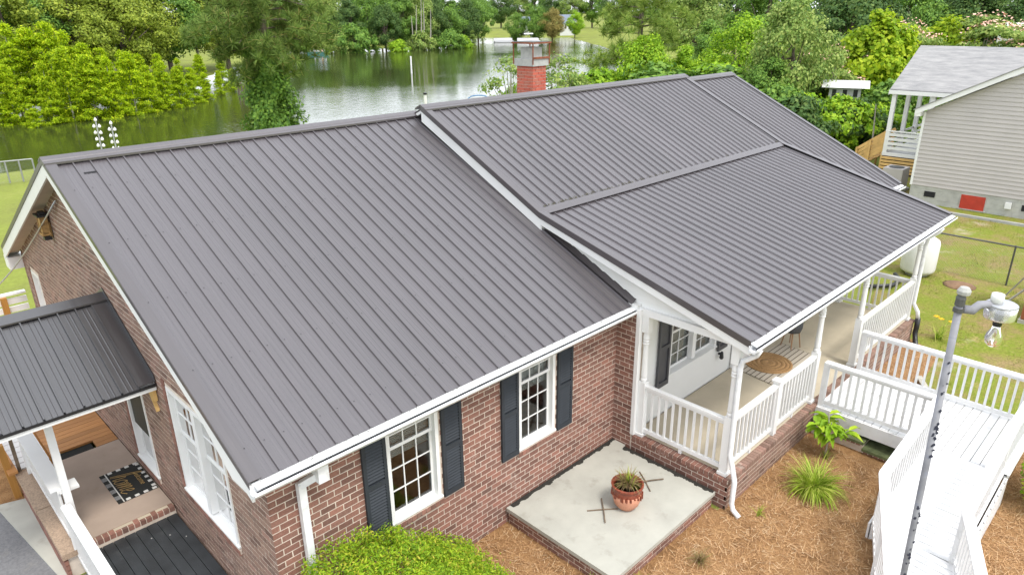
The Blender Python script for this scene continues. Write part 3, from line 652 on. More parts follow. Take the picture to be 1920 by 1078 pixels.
# gable end of the porch roof: lap siding above a header
YB = 2.2
b = MB(); zq = lambda y: PZE+(BZ-PZE)/(BY-PYE)*(y-PYE)
poly = [(6.42, -2.2, 2.93), (6.42, -.3, 2.93), (6.42, -.27, 2.98), (6.42, BY-.02, Z1(BY-.02)+.02), (6.42, BY-.02, zq(BY-.02)-.1), (6.42, -2.2, zq(-2.2)-.1)]
b.prism(poly, (.05, 0, 0)); pg = b.build('porch_gable', 'vinyl', house)
TGb = wallT((6.42, 0, 0), (0, 1, 0), (-1, 0, 0))
def span_g(z, z1):
    lo = lambda zz: (PYE+(zz+.11-PZE)*(BY-PYE)/(BZ-PZE))      # under the rafters
    hi = lambda zz: -.27+(zz-2.94)/S1 if zz > 2.94 else -.27   # above the left wing's roof
    a0, a1 = max(lo(z), -2.2), max(lo(z1), -2.2); return [((a0, a1), (max(a0, min(hi(z)+.03, BY)), max(a1, min(hi(z1)+.03, BY))))]
siding(pg, TGb, 2.945, 3.95, .1, span_g, 'vinyl')
b = MB(); b.prism([(6.3, -.27, 2.965), (6.3, BY+.1, Z1(BY+.1)+.03), (6.41, BY+.1, Z1(BY+.1)+.06), (6.41, -.27, 3.03)], (0, 0, .012)); b.build('valley_flashing', 'roof_trim', r1)
b = MB(); b.box(6.33, 6.49, -2.22, -.35, 2.83, 2.945); b.box(6.49, 15.3, -2.24, -2.06, 2.83, 2.95); b.build('porch_header', 'white_paint', house)
b = MB(); b.box(6.5, 15.3, -2.06, YS-.03, 2.94, 2.96); b.box(14.8, 14.95, -2.05, YS-.05, 2.8, 2.94); b.build('porch_ceiling', 'white_paint', house)
b = MB(); b.box(14.95, 15.4, -2.2, YS-.03, 2.78, 2.98); b.build('porch_end_box', 'white_paint', house)
# porch posts and railings
def porch_post(x, y, zt=2.83, zb=.575):
    a = .062; m_ = MB(); m_.box(x-.08, x+.08, y-.08, y+.08, zb, zb+.05); m_.box(x-a, x+a, y-a, y+a, zb+.05, 1.62)
    p_ = m_.build('porch_post', 'white_paint', house); MB().box(x-a, x+a, y-a, y+a, zt-.3, zt).build('post_head', 'white_paint', p_)
    MB().lathe([(.045, 1.62), (.058, 1.64), (.058, 1.67), (.045, 1.69), (.055, 1.72), (.05, 1.95), (.047, 2.3), (.06, 2.315), (.06, 2.335), (.047, 2.345), (.06, 2.365), (.06, 2.385), (.047, 2.395), (.058, 2.415), (.058, 2.435), (.045, zt-.3)], 14, (x, y, 0)).build('turned_shaft', 'white_paint', p_, smooth=False)
PF = -2.13; POSTS = [(6.4, -.53), (6.4, PF), (9.5, PF), (11.55, PF), (14.78, PF), (14.78, -.53)]
for q in POSTS: porch_post(*q)
_bal = {}
def baluster(parent, p, h, a=.017, mat='white_paint', name='baluster', ang=0.):
    k = (round(h, 2), a, mat, round(ang, 2))
    if k not in _bal:
        m_ = MB(); c, s = math.cos(ang), math.sin(ang); pts = [(c*x-s*y, s*x+c*y) for x, y in ((-a, -a), (a, -a), (a, a), (-a, a))]; m_.prism([(*q, 0) for q in pts], (0, 0, h))
        me = bpy.data.meshes.new(name); me.from_pydata([tuple(v) for v in m_.v], [], m_.f); me.materials.append(MATS[mat]); _bal[k] = me
    return place(name, _bal[k], mat, parent, p)
def railing(root, p0, p1, zt0, zt1, zb0, zb1, capw=.09, caph=.04, mat='white_paint', step=.125, name='railing', bot=True, low=.09, a=.017):
    p0, p1 = V((*p0, 0)), V((*p1, 0)); m_ = MB(); up = (0, 0, 1)
    m_.beam(p0+V((0, 0, zt0-caph/2)), p1+V((0, 0, zt1-caph/2)), capw, caph); m_.beam(p0+V((0, 0, zt0-caph-.03)), p1+V((0, 0, zt1-caph-.03)), .04, .06)
    if bot: m_.beam(p0+V((0, 0, zb0+low)), p1+V((0, 0, zb1+low)), .05, .07)
    r_ = m_.build(name, mat, root, org=V((p0.x, p0.y, zb0))); d = p1-p0; n_ = int(d.length/step); ang = math.atan2(d.y, d.x)
    for i in range(n_):
        t_ = (i+.5)/n_; q = p0+d*t_; zb = zb0+(zb1-zb0)*t_+low+.03; zt = zt0+(zt1-zt0)*t_-caph-.055
        baluster(r_, V((q.x, q.y, zb)), zt-zb, a, mat, ang=ang)
    return r_
RZT = 1.555
for p0, p1 in ((POSTS[0], POSTS[1]), (POSTS[1], (8.0, PF)), ((8.0, PF), POSTS[2]), (POSTS[3], POSTS[4]), (POSTS[4], POSTS[5])): railing(house, p0, p1, RZT, RZT, .6, .6, name='porch_railing')
b = MB(); b.box(7.94, 8.06, PF-.06, PF+.06, .575, 1.6); b.box(7.92, 8.08, PF-.08, PF+.08, 1.6, 1.63); b.build('rail_post', 'white_paint', house)
for x, y in ((6.4, -1.33), (7.2, PF), (8.75, PF), (13.2, PF), (14.78, -1.3)): MB().box(x-.025, x+.025, y-.025, y+.025, .572, .66).build('rail_foot', 'white_paint', house)
# downspouts
b = MB(); b.tube([(6.42, PYE-.07, 2.86), (6.42, PYE-.03, 2.76), (6.37, -2.24, 2.62), (6.36, -2.22, 2.5), (6.35, -2.225, 1.0), (6.33, -2.3, .8), (6.29, -2.38, .6), (6.28, -2.38, .2), (6.27, -2.42, .1), (6.24, -2.55, .04)], .042, 10); b.build('downspout', 'gutter_white', house, smooth=True)
b = MB(); b.tube([(14.9, PYE-.07, 2.86), (14.88, PYE-.02, 2.76), (14.83, -2.24, 2.6), (14.82, -2.22, 2.4), (14.82, -2.22, 1.0), (14.86, -2.33, .8), (14.88, -2.36, .62)], .045, 10); b.build('downspout', 'gutter_white', house, smooth=True)
b = MB(); b.tube([(14.88, -2.36, .64), (14.89, -2.37, .4), (14.9, -2.36, .25), (14.8, -2.42, .1), (14.6, -2.5, .06)], .058, 10); b.build('downspout_elbow', 'black_metal', house, smooth=True)
b = MB(); b.box(.33, .42, -.11, -.03, .05, 2.52); b.beam((.375, -.07, 2.5), (.53, -.2, 2.62), .08, .08); b.box(.49, .62, -.3, -.14, 2.56, 2.80); b.build('downspout', 'gutter_white', house)
# chimney
cx, cy = 10.78, 6.25
ch = MB(); ch.box(cx+.01, cx+.47, cy+.01, cy+.55, 4.6, 6.16); chim = ch.build('chimney', 'chimney_mortar', house)
lay(courses(.48, 1.45, bv=.078), (cx, cy, 4.7), (1, 0, 0), (0, -1, 0), 'chimney_brick', chim); lay(courses(.56, 1.45, bv=.078), (cx, cy, 4.7), (0, 1, 0), (-1, 0, 0), 'chimney_brick', chim)
b = MB(); b.box(cx-.05, cx+.53, cy-.05, cy+.61, 6.16, 6.33); b.build('chimney_crown', 'flue', chim)
b = MB(); b.box(cx+.06, cx+.42, cy+.08, cy+.12, 6.33, 6.60); b.box(cx+.06, cx+.42, cy+.44, cy+.48, 6.33, 6.60); b.box(cx+.06, cx+.1, cy+.12, cy+.44, 6.33, 6.60); b.box(cx+.38, cx+.42, cy+.12, cy+.44, 6.33, 6.60); b.build('flue_tile', 'flue', chim)
b = MB(); b.box(cx+.1, cx+.38, cy+.12, cy+.44, 6.5, 6.52); b.build('flue_opening', 'dark_gap', chim)
b = MB()
for x, y in ((cx-.06, cy-.06), (cx+.54, cy-.06), (cx-.06, cy+.62), (cx+.54, cy+.62)): b.box(x-.012, x+.012, y-.012, y+.012, 6.2, 6.69)
b.box(cx-.06, cx+.54, cy-.075, cy-.06, 6.33, 6.38); b.build('cap_frame', 'rust', chim)
b = MB(); b.prism([(cx-.1, cy-.1, 6.69), (cx+.58, cy-.1, 6.69), (cx+.58, cy+.66, 6.69), (cx-.1, cy+.66, 6.69)], (0, 0, .035)); b.build('chimney_cap', 'rust', chim)
b = MB(); b.prism([(cx-.08, cy-.08, 6.725), (cx+.56, cy-.08, 6.725), (cx+.56, cy+.64, 6.725), (cx-.08, cy+.64, 6.725)], (0, 0, .012)); b.build('cap_sheet', 'fence_dark', chim)
# canopy over the side porch
cr = 4.85; ce = 3.17; cs = (3.53-2.70)/(cr-ce)
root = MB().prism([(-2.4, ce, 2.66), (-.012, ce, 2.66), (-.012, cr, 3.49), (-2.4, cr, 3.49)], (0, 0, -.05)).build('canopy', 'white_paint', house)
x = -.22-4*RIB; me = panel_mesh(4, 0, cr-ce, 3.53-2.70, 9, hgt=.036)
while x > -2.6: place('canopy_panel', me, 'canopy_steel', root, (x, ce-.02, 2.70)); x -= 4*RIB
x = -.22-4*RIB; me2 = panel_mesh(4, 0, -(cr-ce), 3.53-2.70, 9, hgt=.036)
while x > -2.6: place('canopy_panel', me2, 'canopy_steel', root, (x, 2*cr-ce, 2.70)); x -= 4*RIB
b = MB()
for sg in (-1, 1): b.prism([(-2.6, cr, 3.60), (-2.6, cr+sg*.16, 3.6-cs*.16), (-2.6, cr+sg*.16, 3.575-cs*.16), (-2.6, cr, 3.575)], (2.59, 0, 0))
b.build('canopy_ridge_cap', 'canopy_steel', root)
b = MB()
for sg in (-1, 1):
    b.prism([(-.24, cr+sg*(cr-ce+.02), 2.73), (-.24, cr, 3.56), (-.012, cr, 3.56), (-.012, cr+sg*(cr-ce+.02), 2.73)], (0, 0, .006)); b.prism([(-.02, cr+sg*(cr-ce), 2.74), (-.02, cr, 3.57), (-.02, cr, 3.66), (-.02, cr+sg*(cr-ce), 2.82)], (.008, 0, 0))
b.build('wall_flashing', 'canopy_steel', root)
b = MB(); b.box(-2.4, -.02, ce-.015, ce+.01, 2.60, 2.685); b.build('canopy_fascia', 'white_paint', root)
b = MB(); b.box(-2.4, -.02, ce-.035, ce-.015, 2.66, 2.70); b.build('canopy_drip_edge', 'black_metal', root)
b = MB(); b.beam((-.02, ce+.12, 2.2), (-.02, ce+.35, 2.55), .05, .05); b.box(-.06, -.015, ce+.05, ce+.2, 2.4, 2.58); b.build('canopy_bracket', 'pine_lumber', root)

# ------------------------------------------------------------------ side porch at the gable end
sp = thing('side_porch', 'brick side porch with tan slab and white railing under the small canopy', 'porch', (-.8, 4.8, 0))
b = MB(); b.box(-1.54, -.012, 3.56, 6.15, 0, .35); b.build('base', 'mortar', sp)
b = MB(); b.box(-1.3, -.02, 3.66, 6.14, .35, .42); b.build('slab', 'tan_slab', sp)
b = MB(); b.box(-1.3, -.02, 3.60, 3.665, .35, .41); b.build('slab_lip', 'porch_concrete', sp)
b = MB(); b.box(-1.565, -1.30, 3.5, 4.85, .37, .46); b.box(-1.575, -1.30, 4.862, 6.2, .375, .465); b.build('ledge', 'pebble_ledge', sp)
sb = MB(); sb.box(-1.55, -.02, 3.552, 3.57, 0, .34); sbo = sb.build('front_face', 'mortar', sp)
rowlock((-1.28, 3.575, 0), (-.02, 3.575, 0), (0, -1, 0), .335, sbo, name='edge_brick', proud=.03, depth=.12)
lay(courses(2.65, .37), (-1.55, 3.52, 0), (0, 1, 0), (-1, 0, 0), 'brick', sbo, pick=lambda q: True, indiv=200)
def sp_rail(p0, p1, zt, zb, capw):
    r_ = railing(sp, p0, p1, zt, zt, zb, zb, capw=capw, caph=.035, step=.105, name='side_railing'); return r_
sp_rail((-1.36, 3.74), (-1.36, 6.15), 1.36, .47, .2)
b = MB(); b.box(-1.34, -1.25, 3.55, 3.64, .42, 2.66); b.build('canopy_post', 'white_paint', sp)
b = MB(); b.box(-1.36, -1.12, 3.66, 3.9, 1.3, 1.335); b.build('rail_end_cap', 'white_paint', sp)
MB().box(-1.42, -1.34, 6.0, 6.08, .46, 1.3).build('rail_post', 'white_paint', sp); MB().box(-1.4, -1.345, 3.5, 3.545, .46, 1.2).build('rail_post', 'white_paint', sp)
# dark plank landing one step below
dl = thing('plank_landing', 'black-painted wooden plank landing beside the brick gable wall', 'deck', (-.6, 2.6, 0))
me = None
for i in range(8):
    x = -1.22+i*.15
    b = MB(); b.box(x+.004, x+.146, .6, 3.545, .25, .285); b.build('plank', 'dark_plank', dl)
b = MB(); b.box(-1.22, -.02, .6, .64, 0, .25); b.box(-1.22, -1.18, .65, 3.54, 0, .25); b.build('skirt', 'dark_plank', dl)
railing(dl, (-1.36, 3.5), (-1.36, .7), 1.21, 1.21, .25, .25, capw=.125, caph=.035, step=.105, name='landing_railing')
b = MB()
for x, y in ((-.28, 3.1), (-.5, 3.22), (-.12, 2.9)): b.lathe([(.009, .286), (.009, .29), (.003, .293)], 6, (x, y, 0))
b.build('nail_heads', 'mat_white', dl, kind='stuff')
# stained deck behind the slab
td = thing('timber_deck', 'orange-stained timber deck behind the tan slab', 'deck', (-.5, 7.5, 0))
y = 6.17; i = 0
while y < 10.6:
    x0 = -1.02 if y > 6.4 else -.36
    b = MB(); b.box(x0, -.02, y+.004, y+.138, .37, .41); b.build('deck_board', 'deck_stain', td); y += .142
b = MB(); b.box(-1.0, -.4, 6.17, 6.44, .352, .375); b.build('step_void', 'mat_black', td)
b = MB(); b.box(-1.02, -.97, 6.45, 10.6, .05, .36); b.build('rim_joist', 'post_stain', td)
tr_ = thing('timber_ramp_frame', 'brown timber post and beam left of the side porch', 'ramp', (-1.6, 6.5, 0))
b = MB(); b.beam((-1.62, 6.25, 0), (-1.66, 6.28, 1.0), .1, .1); b.build('post', 'post_stain', tr_)
b = MB(); b.beam((-1.6, 6.1, .52), (-1.72, 8.2, .9), .13, .05); b.build('beam', 'deck_stain', tr_)
b = MB()
for i in range(7): b.box(-1.58, -1.06, 6.3+i*.2, 6.48+i*.2, .42, .45)
b.build('white_tread', 'white_paint', tr_)
b = MB(); b.beam((-1.5, 6.24, .45), (-1.5, 6.28, 1.3), .05, .05); b.build('upright', 'stick', tr_)
# white slat railing of the rear deck
br = thing('slat_railing', 'white slat railing with orange post behind the gable corner', 'railing', (-.5, 11.4, 0))
for i in range(6): MB().box(-1.9, -.03, 11.38, 11.42, 1.72-i*.185-.13, 1.72-i*.185).build('slat', 'white_paint', br)
MB().box(-1.9, -.03, 11.33, 11.47, 1.80, 1.84).build('cap_board', 'white_paint', br)
MB().box(-.52, -.41, 11.24, 11.37, 0, 1.8).build('post', 'post_stain', br)
bb = MB(); bb.box(-1.9, -.03, 11.3, 14, .25, .3); bb.build('deck_floor', 'deck_stain', br)
# doormat
dm = thing('doormat', 'black doormat with gold word home and dashed white border', 'doormat', (-.33, 4.68, .421))
MB().box(-.62, -.03, 4.19, 5.16, .421, .43).build('pile', 'mat_black', dm)
b = MB()
for i in range(4):
    for y in (4.19, 5.10): b.box(-.5+i*.13, -.435+i*.13, y, y+.06, .43, .432)
for i in range(6): b.box(-.09, -.035, 4.28+i*.155, 4.345+i*.155, .43, .432)
b.box(-.545, -.53, 4.19, 5.16, .43, .4325); b.build('dash', 'mat_white', dm)
for i in range(4): MB().box(-.62, -.548, 4.3+i*.215, 4.41+i*.215, .43, .432).build('grey_stripe', 'mat_grey', dm)
def text(name, body, size, loc, rot, mat, parent, shear=.25):
    cu = bpy.data.curves.new(name, 'FONT'); cu.body = body; cu.size = size; cu.shear = shear; cu.align_x = 'CENTER'; cu.align_y = 'CENTER'; cu.extrude = .0008
    o = bpy.data.objects.new(name, cu); COL.objects.link(o); dg = bpy.context.evaluated_depsgraph_get(); me = bpy.data.meshes.new_from_object(o.evaluated_get(dg)); bpy.data.objects.remove(o)
    me.materials.clear(); p_ = place(name, me, mat, parent, loc); p_.rotation_euler = rot; return p_
def scrawl(strokes, size, loc, parent, r_=.011):
    m_ = MB(lambda p: V(loc)+V((p.y*size, -p.x*size, p.z)))
    for st_ in strokes:
        P_ = [V((x+y*.22, y, 0)) for x, y in st_]; Q = []
        for i in range(len(P_)-1):
            a_, b_, c_, d_ = P_[max(i-1, 0)], P_[i], P_[i+1], P_[min(i+2, len(P_)-1)]
            for t_ in (0, .25, .5, .75): Q.append(.5*((2*b_)+(c_-a_)*t_+(2*a_-5*b_+4*c_-d_)*t_*t_+(3*b_-a_-3*c_+d_)*t_**3))
        Q.append(P_[-1])
        for i in range(len(Q)-1): m_.beam(Q[i], Q[i+1]+(Q[i+1]-Q[i])*.15, r_/size*1.2, .002)
    return m_.build('lettering', 'gold', parent)
scrawl([[(0, 0), (.1, .8), (.19, 1.02), (.2, .85), (.08, 0)], [(.08, 0), (.18, .4), (.28, .42), (.28, .02), (.38, .1)], [(.54, .42), (.42, .28), (.45, .03), (.58, .03), (.63, .28), (.54, .42), (.7, .36)], [(.74, .42), (.72, 0), (.82, .38), (.9, .4), (.88, .0), (.98, .38), (1.06, .4), (1.05, .03), (1.16, .1)], [(1.18, .18), (1.32, .28), (1.3, .43), (1.2, .36), (1.2, .1), (1.3, .0), (1.48, .14)]], .42, (-.5, 5.0, .4325), dm)
text('lettering', 'welcome', .12, (-.16, 4.68, .4325), (0, 0, -math.pi/2), 'gold', dm)

# lantern and cable on the gable
lt = thing('wall_lantern', 'weathered brass lantern on the brick gable near the peak', 'lantern', (-.1, 7.3, 4.0))
b = MB(); b.box(-.17, -.03, 7.2, 7.42, 3.99, 4.02); b.box(-.16, -.145, 7.2, 7.215, 4.02, 4.32); b.box(-.16, -.145, 7.405, 7.42, 4.02, 4.32); b.box(-.06, -.045, 7.2, 7.215, 4.02, 4.32); b.box(-.06, -.045, 7.405, 7.42, 4.02, 4.32); b.box(-.05, -.012, 7.24, 7.38, 3.95, 4.2); b.build('frame', 'brass', lt)
b = MB(); b.prism([(-.19, 7.16, 4.32), (-.02, 7.16, 4.32), (-.02, 7.46, 4.32), (-.19, 7.46, 4.32)], (0, 0, .03)); b.prism([(-.14, 7.24, 4.35), (-.05, 7.24, 4.35), (-.05, 7.38, 4.35), (-.14, 7.38, 4.35)], (0, 0, .04)); b.build('lantern_roof', 'black_metal', lt)
b = MB(); b.box(-.145, -.06, 7.217, 7.4, 4.03, 4.31); b.build('lantern_glass', 'brass', lt)
b = MB(); b.box(-.14, -.03, 7.24, 7.38, 3.9, 3.96); b.build('lantern_base', 'black_metal', lt)
cb = MB(); cb.tube([V((-.04, 6.3, 4.74)).lerp(V((-.62, 11.4, 1.95)), i/8)+V((0, 0, -.12*math.sin(math.pi*i/8))) for i in range(9)], .014, 6)
o = cb.build('service_cable', 'steel', smooth=True, label='thin grey cable running from gable peak down to white slat railing', category='cable')

# ------------------------------------------------------------------ front patio
pt = thing('patio_slab', 'square concrete patio slab with brick sides against the house', 'patio', (5, -1, 0))
MB().prism([(3.62, -2.12, .245), (6.22, -2.12, .245), (6.22, -.35, .245), (6.28, -.3, .245), (6.28, -.03, .245), (3.62, -.03, .245)], (0, 0, .065)).build('slab', 'concrete', pt)
b = MB(); b.box(3.66, 6.2, -2.08, -.04, 0, .243); pbk = b.build('base', 'mortar', pt)
lay(courses(2.54, .24, bv=.0805), (3.66, -2.08, 0), (1, 0, 0), (0, -1, 0), 'brick', pbk, pick=lambda q: True, indiv=150)
lay(courses(2.04, .24, bv=.0805), (3.66, -2.08, 0), (0, 1, 0), (-1, 0, 0), 'brick', pbk, pick=lambda q: True, indiv=150)
lay(courses(1.7, .24, bv=.0805), (6.2, -2.08, 0), (0, 1, 0), (1, 0, 0), 'brick', pbk, pick=lambda q: True, indiv=150)
for lab, p, q, inw in (('dark damp litter in the joint between patio and front wall', V((3.7, -.032, .311)), V((6.27, -.032, .311)), V((0, -1, 0))), ('dark damp litter in the joint between patio and porch base', V((6.215, -.34, .311)), V((6.215, -2.1, .311)), V((-1, 0, 0)))):
    m_ = MB(); n_ = 110; top = []
    for i in range(n_+1): top.append(p.lerp(q, i/n_)+inw*(rnd.uniform(.045, .065)+.02*max(0, math.sin(i*.21)+math.sin(i*.57))))
    for i in range(n_): a_, b_ = p.lerp(q, i/n_), p.lerp(q, (i+1)/n_); m_.add([a_, b_, top[i+1], top[i], a_+Zu_*.014, b_+Zu_*.014, top[i+1]+Zu_*.002, top[i]+Zu_*.002], [(4, 5, 6, 7), (3, 2, 1, 0)])
    m_.build('edge_litter', 'damp_litter', kind='stuff', label=lab, category='leaf litter')
# the pot
P0 = V((4.95, -1.32, .312)); pot = thing('flower_pot', 'terracotta flower pot with brown glazed rim holding dry grass', 'flower pot', P0)
b = MB(); b.lathe([(.13, 0), (.19, .08), (.225, .2), (.22, .29)], 22, P0); b.build('body', 'terracotta', pot, smooth=True)
b = MB(); b.lathe([(.2205, .28), (.222, .34), (.235, .385), (.25, .40), (.25, .425), (.225, .43), (.205, .40), (.2, .36)], 22, P0)
for i in range(22):
    a = i*2*math.pi/22; c = P0+V((.224*math.cos(a), .224*math.sin(a), 0)); h = rnd.uniform(.2, .28); b.beam(c+V((0, 0, .29)), c+V((0, 0, h)), .05, .012)
b.build('glazed_rim', 'glaze', pot)
b = MB(); b.lathe([(.2, .35), (.2, .36)], 18, P0); b.build('soil', 'soil', pot)
def tuft(name, parent, c, n_, ln, spread, mat, wd=.008, droop=.5, seed=1):
    r = random.Random(seed); vs = []; fs = []
    for i in range(n_):
        a = r.uniform(0, 2*math.pi); L = ln*r.uniform(.5, 1.15); e = r.uniform(.2, 1.)*spread; d = V((math.cos(a), math.sin(a), 0)); s_ = V((-math.sin(a), math.cos(a), 0)); p_ = c+V((r.gauss(0, 1), r.gauss(0, 1), 0))*ln*.08; el = math.pi/2-e*.6
        o_ = len(vs); k = 5
        for j in range(k+1):
            w_ = wd*(1-j/k)**.7+.0008; vs += [p_-s_*w_/2, p_+s_*w_/2]
            if j < k: fs.append((o_+2*j, o_+2*j+1, o_+2*j+3, o_+2*j+2))
            p_ = p_+(d*math.cos(el)+V((0, 0, math.sin(el))))*L/k; el -= droop*e*.55
    m_ = MB(); m_.v = vs; m_.f = fs; return m_.build(name, mat, parent)
tuft('dry_grass', pot, P0+V((0, 0, .36)), 170, .32, 1.2, 'dry_blade', .014, .7, 3); tuft('green_shoots', pot, P0+V((.02, 0, .36)), 16, .36, .4, 'blade', .022, .3, 4)
for k, (lab, segs) in enumerate((('crossed dry sticks lying left of the flower pot on the patio', (((4.43, -.97), (4.8, -1.28)), ((4.8, -.95), (4.4, -1.34)))), ('crossed dry sticks lying right of the flower pot on the patio', (((5.8, -.96), (5.5, -1.38)), ((5.5, -1.1), (5.9, -1.36)))))):
    b = MB()
    for i, (p, q) in enumerate(segs): b.tube([(*p, .32+i*.013), ((p[0]+q[0])/2+.01, (p[1]+q[1])/2, .323+i*.013), (*q, .32+i*.013)], .011, 6)
    b.build('crossed_sticks', 'stick', label=lab, category='sticks')

# ------------------------------------------------------------------ porch furnishings
b = MB(); b.prism([(9.62, -1.36, .578), (11.42, -1.5, .578), (11.5, -.62, .578), (9.75, -.5, .578)], (0, 0, .008)); rg = b.build('striped_rug', 'rug_stripe', label='cream striped woven rug on the porch floor', category='rug')
fr_ = MB()
for e in (((9.62, -1.36), (9.75, -.5)), ((11.42, -1.5), (11.5, -.62))):
    for i in range(26):
        t_ = i/25; x = e[0][0]+(e[1][0]-e[0][0])*t_; y = e[0][1]+(e[1][1]-e[0][1])*t_; fr_.box(x-.03, x+.03, y-.004, y+.004, .578, .584)
fr_.build('fringe', 'debris', rg)
P1 = V((10.42, -.87, .586)); jr = thing('round_jute_rug', 'round golden jute rug lying on the striped rug', 'rug', P1)
for i, (r0, r1_, h) in enumerate(((.0, .16, .014), (.165, .25, .013), (.255, .34, .015), (.345, .42, .012), (.425, .48, .016))):
    b = MB(); b.lathe([(max(r0, .001), 0), (max(r0, .001), h), ((r0+r1_)/2, h+.006), (r1_, h), (r1_, 0)], 32, P1); b.build('braid', 'jute', jr, smooth=True)
P2 = V((11.5, -.84, .575)); pl = thing('planter', 'dark grey planter on wooden legs with a leafy plant on the porch', 'planter', P2)
b = MB(); b.lathe([(.1, .34), (.17, .38), (.2, .48), (.2, .66), (.185, .66), (.18, .6)], 18, P2); b.build('pot', 'planter', pl, smooth=True)
for i in range(4):
    a = i*math.pi/2+.5; d = V((math.cos(a), math.sin(a), 0)); MB().tube([P2+d*.13+V((0, 0, .4)), P2+d*.2], [.016, .011], 6).build('leg', 'planter_leg', pl)
def leafy(name, parent, stems, mat, L, Wd, seed, fold=.25, nper=6):
    r = random.Random(seed); m_ = MB()
    for base, top in stems:
        for i in range(nper):
            c = base.lerp(top, r.uniform(.45, 1)); a = r.uniform(0, 2*math.pi); d = V((math.cos(a), math.sin(a), r.uniform(-.3, .55))).normalized(); s_ = d.cross(V((0, 0, 1))).normalized(); u = s_.cross(d); l = L*r.uniform(.6, 1.1); w_ = Wd*r.uniform(.7, 1.1)
            pts = [(0, 0, 0), (.3, -.85, .1), (.3, .85, .1), (.65, -.7, .06), (.65, .7, .06), (.35, 0, 0), (.68, 0, -.06), (1, 0, -.28)]
            m_.add([c+d*(p[0]*l)+s_*(p[1]*w_/2)+u*(p[2]*l*fold*3 if p[1] else p[2]*l) for p in pts], [(0, 1, 5), (0, 5, 2), (1, 3, 6, 5), (5, 6, 4, 2), (3, 7, 6), (6, 7, 4)])
    return m_.build(name, mat, parent)
leafy('foliage', pl, [(P2+V((0, 0, .55)), P2+V((.1+rnd.uniform(-.1, .25), rnd.uniform(-.2, .1), 1.2))) for i in range(6)], 'leaf_dark', .4, .07, 3, nper=5)
rat = MB(TP); rat.lathe([(.03, 0), (.045, .03), (.03, .14), (.015, .16)], 8, (9.12, .07, 1.02)); rat.box(9.1, 9.14, 0, .05, 1.1, 1.14)
rat.build('wall_lamp', 'black_metal', label='small dark lamp on the white porch wall below the right shutter', category='lamp')

# ------------------------------------------------------------------ wheelchair ramp
rp = thing('wheelchair_ramp', 'white wooden wheelchair ramp with railings leading down from the porch', 'ramp', (9, -4, 0))
LX0, LX1, LY0, LY1 = 9.52, 11.46, -5.28, -2.28
y = LY1
while y > LY0+.02: MB().box(LX0, LX1, y-.134, y-.004, .515, .55).build('deck_plank', 'ramp_white', rp); y -= .14
b = MB(); b.box(LX0-.04, LX0-.003, -4.2, LY1, .3, .545); b.box(LX1+.003, LX1+.04, LY0, LY1, .3, .545); b.box(LX0, LX1+.04, LY0-.04, LY0-.003, .3, .545); b.box(LX0-.03, LX1, LY1+.001, LY1+.02, .45, .545); b.build('fascia', 'ramp_white', rp)
RX1 = 7.2; rz = lambda x: .55+(x-LX0)*(.55-.3)/(LX0-RX1) if x < LX0 else .55
x = LX0
while x > RX1+.05:
    MB().add([(x-.008, LY0, rz(x)), (x-.138, LY0, rz(x-.138)), (x-.138, -4.16, rz(x-.138)), (x-.004, -4.16, rz(x)), (x-.004, LY0, rz(x)-.035), (x-.138, LY0, rz(x-.138)-.035), (x-.138, -4.16, rz(x-.138)-.035), (x-.004, -4.16, rz(x)-.035)], [(0, 1, 2, 3), (7, 6, 5, 4), (0, 3, 7, 4), (1, 5, 6, 2), (0, 4, 5, 1), (3, 2, 6, 7)]).build('deck_plank', 'ramp_white', rp); x -= .14
# the lower run turns towards the drive
A0, A1 = V((7.2, -4.18, 0)), V((3.9, -5.48, 0)); B0, B1 = V((7.1, -5.3, 0)), V((3.5, -6.72, 0))
n_ = 26
for i in range(n_):
    t0, t1 = i/n_, (i+.95)/n_; za, zb_ = .295-.27*t0, .295-.27*t1
    a, b_, c, d = A0.lerp(A1, t0), A0.lerp(A1, t1), B0.lerp(B1, t1), B0.lerp(B1, t0)
    MB().prism([V((a.x, a.y, za)), V((b_.x, b_.y, zb_)), V((c.x, c.y, zb_)), V((d.x, d.y, za))], (0, 0, -.03)).build('deck_plank', 'ramp_white', rp)
RK = dict(mat='ramp_white', capw=.14, caph=.038, name='ramp_railing', a=.019)
railing(rp, (9.58, -2.3), (9.58, -4.17), 1.45, 1.45, .55, .55, **RK)
railing(rp, (11.40, -2.28), (11.40, -5.24), 1.45, 1.45, .55, .55, **RK)
railing(rp, (9.55, -4.17), (7.2, -4.17), 1.45, 1.2, .55, .3, **RK)
railing(rp, (11.40, -5.24), (9.5, -5.24), 1.45, 1.45, .55, .55, **RK)
railing(rp, (9.5, -5.24), (7.12, -5.26), 1.45, 1.18, .55, .3, **RK)
railing(rp, (7.2, -4.17), (A1.x, A1.y), 1.2, .95, .29, .03, **RK)
railing(rp, (7.12, -5.26), (B1.x, B1.y), 1.18, .92, .29, .03, **RK)
b = MB(); b.prism([(9.5, -4.13, .2), (7.2, -4.13, .0), (7.2, -4.13, .28), (9.5, -4.13, .5)], (0, .03, 0)); b.prism([(9.5, -5.33, .2), (7.12, -5.33, .0), (7.12, -5.33, .28), (9.5, -5.33, .5)], (0, .03, 0)); b.build('stringer', 'ramp_white', rp)
for x, y, zt in ((9.58, -2.33, 1.43), (9.58, -4.14, 1.42), (11.4, -2.33, 1.42), (11.4, -3.85, 1.42), (11.4, -5.2, 1.42), (7.25, -4.19, 1.16), (7.15, -5.24, 1.14), (6.3, -4.53, 1.1), (5.9, -5.74, 1.04), (9.5, -5.22, 1.42)): MB().box(x-.042, x+.042, y-.042, y+.042, 0, zt-.02).build('post', 'ramp_white', rp)
b = MB(); y = 0
